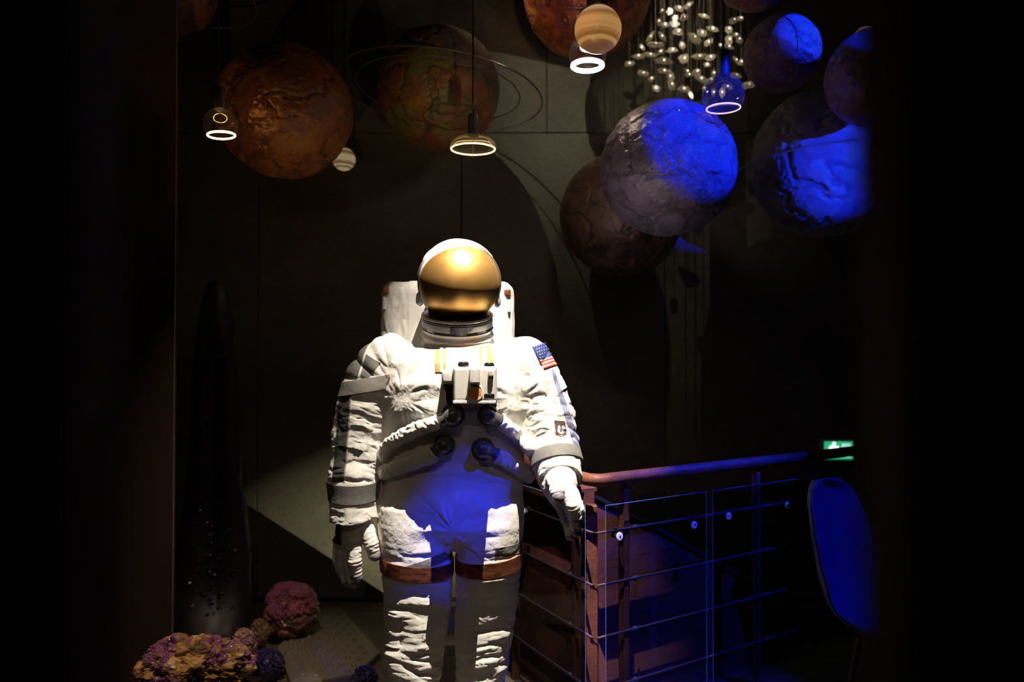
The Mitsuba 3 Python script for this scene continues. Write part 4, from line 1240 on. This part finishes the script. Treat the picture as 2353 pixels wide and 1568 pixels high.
# ------------------------------------------------------------------ stones on the floor
def boulder(name, label, c, size, seed, cols, layers, sub=6, rough=1.0, top=False, flakes=900):
    s = trimesh.creation.icosphere(sub)
    d = np.array(s.vertices)
    o = seed * 5.7
    e = d * np.asarray(size) / min(size)
    q = e * 0.7
    a = meshkit.fbm(q * 1.4 + o, 4)
    rg_ = 1 - np.abs(2 * meshkit.fbm(q * 2.6 + o + 9, 5) - 1)
    g = meshkit.fbm(e * 4.5 + o, 5)
    g2 = meshkit.fbm(e * 22 + o, 3)
    disp = rough * (0.60 * (a - 0.5) - 0.16 * np.clip((rg_ - 0.78) / 0.22, 0, 1) ** 1.3 + 0.16 * (g - 0.5) + 0.055 * (g2 - 0.5))
    v = c + d * np.asarray(size) * (1 + disp)[:, None]
    t = sstep(0.42, 0.6, meshkit.fbm(q * 3.1 + o + 21, 4))
    col = lerp(cols[0], cols[1], t)
    t2 = sstep(0.55, 0.63, meshkit.fbm(q * 2.2 + o + 40, 4))
    if top:
        t2 = sstep(0.15, 0.30, d[:, 2] - 0.25 * d[:, 1] + 0.8 * (meshkit.fbm(q * 2.2 + o + 40, 4) - 0.5))
    col = lerp(col, cols[2], t2)
    col = col * (0.25 + 0.9 * g + 0.7 * g2)[:, None] * (1 - 0.8 * np.clip((rg_ - 0.88) / 0.12, 0, 1))[:, None]  # shade of the crevices put into the colour
    key = thing(name, label, 'stone')
    add('rock', trimesh.Trimesh(v, s.faces, process=False), 'painted_gloss', True, parent=key, color=np.clip(col, 0, 1))
    if flakes:
        rg = np.random.default_rng(seed)
        on = np.argwhere(t2 > 0.5)[:, 0]
        pick = rg.choice(on, min(flakes, len(on)), replace=False)
        ms = []
        for i in pick:
            L = rg.uniform(0.003, 0.0075)
            ax = d[i] + rg.normal(size=3) * 0.5
            f_ = frame(ax)
            h = np.array([(math.cos(k * np.pi / 2), math.sin(k * np.pi / 2), 0) for k in range(4)]) * L * 0.6
            pts = np.vstack([h, [[0, 0, L]]]) @ f_.T + v[i]
            ms.append(trimesh.Trimesh(pts, [[0, 1, 4], [1, 2, 4], [2, 3, 4], [3, 0, 4]], process=False))
        add('crystal_crust', join(ms), 'purple_crystal', False, parent=key, label='crust of tiny glittering violet crystals', kind='stuff')
    return key, float(v[:, 2].min())


scene['purple_crystal'] = two(principled((0.34, 0.13, 0.26), 0.15, specular=0.9))
scene['blue_crystal'] = two(principled((0.035, 0.03, 0.10), 0.15, specular=0.9))
scene['slab_stone'] = two(principled((0.115, 0.10, 0.075), 0.4))
GOLD, BRN, VIO = (0.46, 0.26, 0.085), (0.22, 0.12, 0.055), (0.19, 0.07, 0.14)
c = P(448, 1528, 3.0)
_, zb = boulder('geode', 'long golden-brown geode stone with violet crystal patches, lying bottom left', c, (0.215, 0.14, 0.105), 3, [GOLD, BRN, VIO], 1.7, rough=0.9)
pl = add('plinth', box((c[0] - 0.30, 2.84, 0), (c[0] + 0.22, 3.14, zb + 0.001), 0.006), 'black_wall', False)
say(pl, 'low black plinth under the golden geode stone', 'plinth')
_, zb2 = boulder('geode', 'small pinkish geode stone behind the right end of the golden geode', P(557, 1486, 3.2) + [0, 0.02, -0.02], (0.052, 0.06, 0.085), 8, [(0.32, 0.18, 0.14), (0.22, 0.12, 0.12), (0.34, 0.13, 0.20)], 1.2, sub=5, rough=0.6, flakes=250)
c3 = P(557, 1486, 3.2)
add('small_plinth', box((c3[0] - 0.05, 3.165, 0), (c3[0] + 0.05, 3.275, zb2 + 0.001), 0.004), 'black_wall', False)
say('small_plinth', 'narrow black plinth under the small pinkish geode', 'plinth')
c2 = P(670, 1403, 4.12)
_, zb = boulder('geode', 'round dark geode stone with a reddish crystal top, standing in front of the back wall', c2, (0.145, 0.14, 0.15), 15, [(0.22, 0.10, 0.05), (0.12, 0.06, 0.04), (0.24, 0.055, 0.06)], 1.0, rough=0.7, top=True, flakes=2200)
add('pedestal', lathe([(0, 0), (0.08, 0), (0.07, 0.02), (0.035, zb - 0.001), (0, zb + 0.001)], (c2[0], c2[1], 0), seg=24), 'black_wall', 30)
say('pedestal', 'short black pedestal under the round reddish geode', 'pedestal')
_, zb = boulder('pebble', 'small plain brown stone between the two larger geodes', P(596, 1448, 3.85) + [0, 0, -0.02], (0.05, 0.05, 0.075), 21, [(0.16, 0.10, 0.06), (0.10, 0.06, 0.04), (0.18, 0.11, 0.07)], 1, sub=5, rough=0.5, flakes=0)
add('stone_stand', lathe([(0, 0), (0.055, 0), (0.045, 0.05), (0.03, zb - 0.001), (0, zb + 0.001)], (P(596, 1448, 3.85)[0], 3.85, 0), seg=20), 'black_wall', 30)
say('stone_stand', 'small black stand under the plain brown stone', 'stand')


def amethyst(label, c, R, n, seed):
    rg = np.random.default_rng(seed)
    key = thing('amethyst_cluster', label, 'crystal')
    core = trimesh.creation.icosphere(3, 1.0)
    v = np.array(core.vertices) * R * (0.75 + 0.3 * meshkit.fbm(np.array(core.vertices) * 2 + seed, 3))[:, None]
    add('matrix', trimesh.Trimesh(v + c, core.faces, process=False), 'blue_crystal', False, parent=key)
    ms = []
    for _ in range(n):
        u = rg.normal(size=3)
        u[2] = abs(u[2])
        u /= np.linalg.norm(u)
        L = rg.uniform(0.010, 0.026)
        m = crystal_mesh(L, L * 0.42, int(rg.integers(1e6)))
        M = np.eye(4)
        M[:3, :3] = frame(u)[:, [2, 0, 1]]
        M[:3, 3] = c + u * np.asarray(R) * 0.95
        ms.append(m.apply_transform(M))
    add('points', join(ms), 'blue_crystal', False, parent=key, label='bristling little crystal points', kind='stuff')


amethyst('dark blue amethyst cluster between the golden geode and the studded slab', P(612, 1494, 3.62) * [1, 1, 0] + [0, 0, 0.055], np.array([0.085, 0.08, 0.085]), 260, 5)
amethyst('little dark blue amethyst cluster at the lower right of the studded slab', P(838, 1545, 3.45) * [1, 1, 0] + [0, 0, 0.055], np.array([0.06, 0.055, 0.07]), 200, 6)


def on_floor(x, y, z=0.0):
    Y = (z - EYE[2]) / (zat(y, 1.0) - EYE[2])
    return P(x, y, Y)



corner = [on_floor(x, y, 0.035)[:2] for x, y in ((722, 1401), (782, 1395), (875, 1499), (817, 1549), (672, 1578), (637, 1485))]
sl = thing('studded_slab', 'flat grey stone slab with rows of little domed studs, lying in front of the back wall', 'slab')
poly = Polygon(corner)
m = trimesh.creation.extrude_polygon(poly.buffer(-0.004), 0.035, engine='earcut')
add('slab', join([trimesh.creation.extrude_polygon(poly, 0.031, engine='earcut'), m]), 'slab_stone', False, parent=sl)
stud = mikit.ply(lathe([(0.0, 0.011), (0.007, 0.0098), (0.0120, 0.006), (0.0145, 0)][::-1], seg=14), 'slab_stone', smooth=True)
u, w = np.array([0.062, -0.012]), np.array([0.047, -0.085])
g0 = on_floor(690, 1505, 0.035)[:2]
for i in range(-12, 13):
    for j in range(-10, 11):
        q = g0 + u * i + w * j
        if poly.buffer(-0.03).contains(Point(q)):
            add('stud', stud, 'slab_stone', parent=sl, to_world=T().translate([q[0], q[1], 0.035]))

# the tall hollow geode by the left wall
def cathedral(x0, x1, ytop, Y):
    key = thing('tall_geode', 'tall dark hollow geode standing against the wall beside the bright metal edge', 'stone')
    c = P((x0 + x1) / 2, HORIZON, Y)
    hw, ht = px((x1 - x0) / 2, Y), zat(ytop, Y)
    n, mth = 90, 56
    zz = np.linspace(0, 1, n)
    th = np.arange(mth) * 2 * np.pi / mth
    Z, TH = np.meshgrid(zz, th, indexing='ij')
    prof = np.sqrt(np.clip(1 - Z ** 2.6, 0, 1)) * (0.85 + 0.15 * np.cos(Z * 5))
    d = np.stack([np.cos(TH), np.sin(TH), Z * 3], -1)
    nz = meshkit.fbm(d * 2.3 + 4, 5)
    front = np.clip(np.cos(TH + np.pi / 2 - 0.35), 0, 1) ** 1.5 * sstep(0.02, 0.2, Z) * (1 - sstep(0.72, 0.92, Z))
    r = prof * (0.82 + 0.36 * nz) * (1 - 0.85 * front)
    v = np.stack([c[0] + r * np.cos(TH) * hw, c[1] + r * np.sin(TH) * hw * 0.9, Z * ht], -1).reshape(-1, 3)
    i, j = np.meshgrid(np.arange(n - 1), np.arange(mth), indexing='ij')
    q = np.stack([i * mth + j, i * mth + (j + 1) % mth, (i + 1) * mth + (j + 1) % mth, (i + 1) * mth + j], -1).reshape(-1, 4)
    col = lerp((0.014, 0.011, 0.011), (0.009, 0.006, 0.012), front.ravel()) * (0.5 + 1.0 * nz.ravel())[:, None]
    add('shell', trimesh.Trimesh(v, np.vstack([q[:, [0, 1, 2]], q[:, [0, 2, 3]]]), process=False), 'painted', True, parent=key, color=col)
    rg = np.random.default_rng(77)
    on = np.argwhere(front.ravel() > 0.35)[:, 0]
    ms = []
    for k in rg.choice(on, min(420, len(on)), replace=False):
        L = rg.uniform(0.012, 0.03)
        ax = np.array([rg.normal() * 0.5, -1, rg.normal() * 0.5])
        mm = crystal_mesh(L, L * 0.6, int(rg.integers(1e6)))
        M = np.eye(4)
        M[:3, :3] = frame(ax)[:, [2, 0, 1]]
        M[:3, 3] = v[k]
        ms.append(mm.apply_transform(M))
    add('crystal_lining', join(ms), 'dark_crystal', False, parent=key, label='dark glassy crystals lining the hollow', kind='stuff')


scene['dark_crystal'] = two(principled((0.02, 0.012, 0.03), 0.2, specular=0.5))
cathedral(405, 585, 640, 4.05)

# ------------------------------------------------------------------ blue shell chair at the right
def shell_chair(c, yaw):
    key = thing('bar_chair', 'dark blue moulded shell bar chair on thin legs in front of the railing', 'chair')
    prof = spline([(0.21, 0.0), (0.10, -0.012), (-0.03, -0.012), (-0.13, 0.02), (-0.185, 0.10), (-0.205, 0.20), (-0.222, 0.30), (-0.238, 0.385)], 40)
    t = np.linspace(0, 1, 40)
    wd = np.interp(t, [0, 0.1, 0.35, 0.55, 0.8, 0.93, 0.98, 1.0], [0.15, 0.19, 0.205, 0.20, 0.185, 0.155, 0.11, 0.05])
    u = np.linspace(-1, 1, 21)
    tang = np.gradient(prof, axis=0)
    nrm = np.stack([tang[:, 1], -tang[:, 0]], 1)
    nrm /= np.linalg.norm(nrm, axis=1, keepdims=True)
    V = np.zeros((40, 21, 3))
    for i in range(40):
        lift = 0.075 * np.interp(t[i], [0, 0.3, 0.6, 1], [0.25, 0.6, 1, 0.6]) * np.abs(u) ** 2.4
        V[i, :, 0] = prof[i, 0] + nrm[i, 0] * lift
        V[i, :, 2] = prof[i, 1] + nrm[i, 1] * lift
        V[i, :, 1] = u * wd[i]
    i, j = np.meshgrid(np.arange(39), np.arange(20), indexing='ij')
    q = np.stack([i * 21 + j, (i + 1) * 21 + j, (i + 1) * 21 + j + 1, i * 21 + j + 1], -1).reshape(-1, 4)
    sh = trimesh.Trimesh(V.reshape(-1, 3), np.vstack([q[:, [0, 1, 2]], q[:, [0, 2, 3]]]), process=False)
    sh = solidify(sh, 0.012)
    M = trimesh.transformations.rotation_matrix(yaw, [0, 0, 1])
    M[:3, 3] = c
    sh.apply_transform(M)
    add('seat_shell', sh, 'chair_blue', True, parent=key)
    for sx in (-1, 1):
        for sy in (-1, 1):
            a = np.array([0.02 + 0.09 * sx, 0.09 * sy, -0.024])
            b = np.array([0.02 + 0.19 * sx, 0.19 * sy, -c[2]])
            add('leg', rod(*[(M @ np.append(w_, 1))[:3] for w_ in (a, b)], 0.009, 12), 'dark_metal', 30, parent=key)
    a = [np.array([0.02 + 0.155 * sx, 0.155 * sy, -c[2] * 0.62]) for sx, sy in ((1, 1), (1, -1), (-1, -1), (-1, 1), (1, 1))]
    add('footrest', tube(np.array([(M @ np.append(w_, 1))[:3] for w_ in a]), 0.006, 10), 'dark_metal', 30, parent=key)


scene['chair_blue'] = two(principled((0.05, 0.06, 0.24), 0.55))
shell_chair(np.array([1.08, 2.15, 0.765]), math.radians(-45))

# ------------------------------------------------------------------ emergency exit sign on the back wall
sg = thing('exit_sign', 'small glowing green and white emergency exit sign behind the right end of the handrail', 'sign')
a, b = P(1892, 1013, 4.70), P(1962, 1058, 4.70)
x0, x1, z1, z0 = a[0], b[0], a[2], b[2]
add('case', box((x0 - 0.006, 4.70, z0 - 0.006), (x1 + 0.006, 4.75, z1 + 0.006), 0.003), 'white_plastic', False, parent=sg)


def face(u0, u1, v0, v1, y=4.697):
    return box((x0 + (x1 - x0) * u0, y, z0 + (z1 - z0) * v0), (x0 + (x1 - x0) * u1, y + 0.004, z0 + (z1 - z0) * v1))


add('green_panel', face(0.03, 0.97, 0.05, 0.95), 'lamp_off', False, parent=sg, emit=(0.012, 0.42, 0.17), label='glowing green panel')
add('white_field', face(0.60, 0.90, 0.15, 0.85, 4.694), 'lamp_off', False, parent=sg, emit=(0.42, 0.75, 0.68), label='glowing white doorway field')
man = [Point(0, 0).buffer(0.0065)]
from shapely.geometry import LineString
from shapely.ops import unary_union
man = unary_union([Point(0.004, 0.034).buffer(0.0065), LineString([(0.0, 0.024), (-0.006, 0.004)]).buffer(0.0055), LineString([(-0.006, 0.004), (0.008, -0.008), (0.006, -0.026)]).buffer(0.0036),
                   LineString([(-0.006, 0.004), (-0.014, -0.012), (-0.028, -0.014)]).buffer(0.0036), LineString([(0.0, 0.023), (0.014, 0.012), (0.022, 0.018)]).buffer(0.003), LineString([(0.0, 0.023), (-0.014, 0.018), (-0.020, 0.006)]).buffer(0.003)])
mm = trimesh.creation.extrude_polygon(man, 0.004, engine='earcut')
v = np.array(mm.vertices)
cx, cz = x0 + (x1 - x0) * 0.32, z0 + (z1 - z0) * 0.5
add('running_figure', trimesh.Trimesh(np.stack([cx + v[:, 0] * 1.25, 4.693 + v[:, 2], cz + v[:, 1] * 1.25], 1), mm.faces[:, ::-1], process=False), 'lamp_off', False, parent=sg, emit=(2.6, 3.4, 2.8), label='glowing white running figure')

for k, d in scene.items():                                           # picks among the lights: the spots first
    if d.get('type') == 'spot':
        d['sampling_weight'] = {'key_spot': 2.0, 'blue_spot_high': 1.5, 'blue_spot_front': 1.5}.get(k, 0.8)
    elif isinstance(d.get('emitter'), dict) and 'sampling_weight' not in d['emitter']:
        d['emitter'] = {**d['emitter'], 'sampling_weight': 0.06}
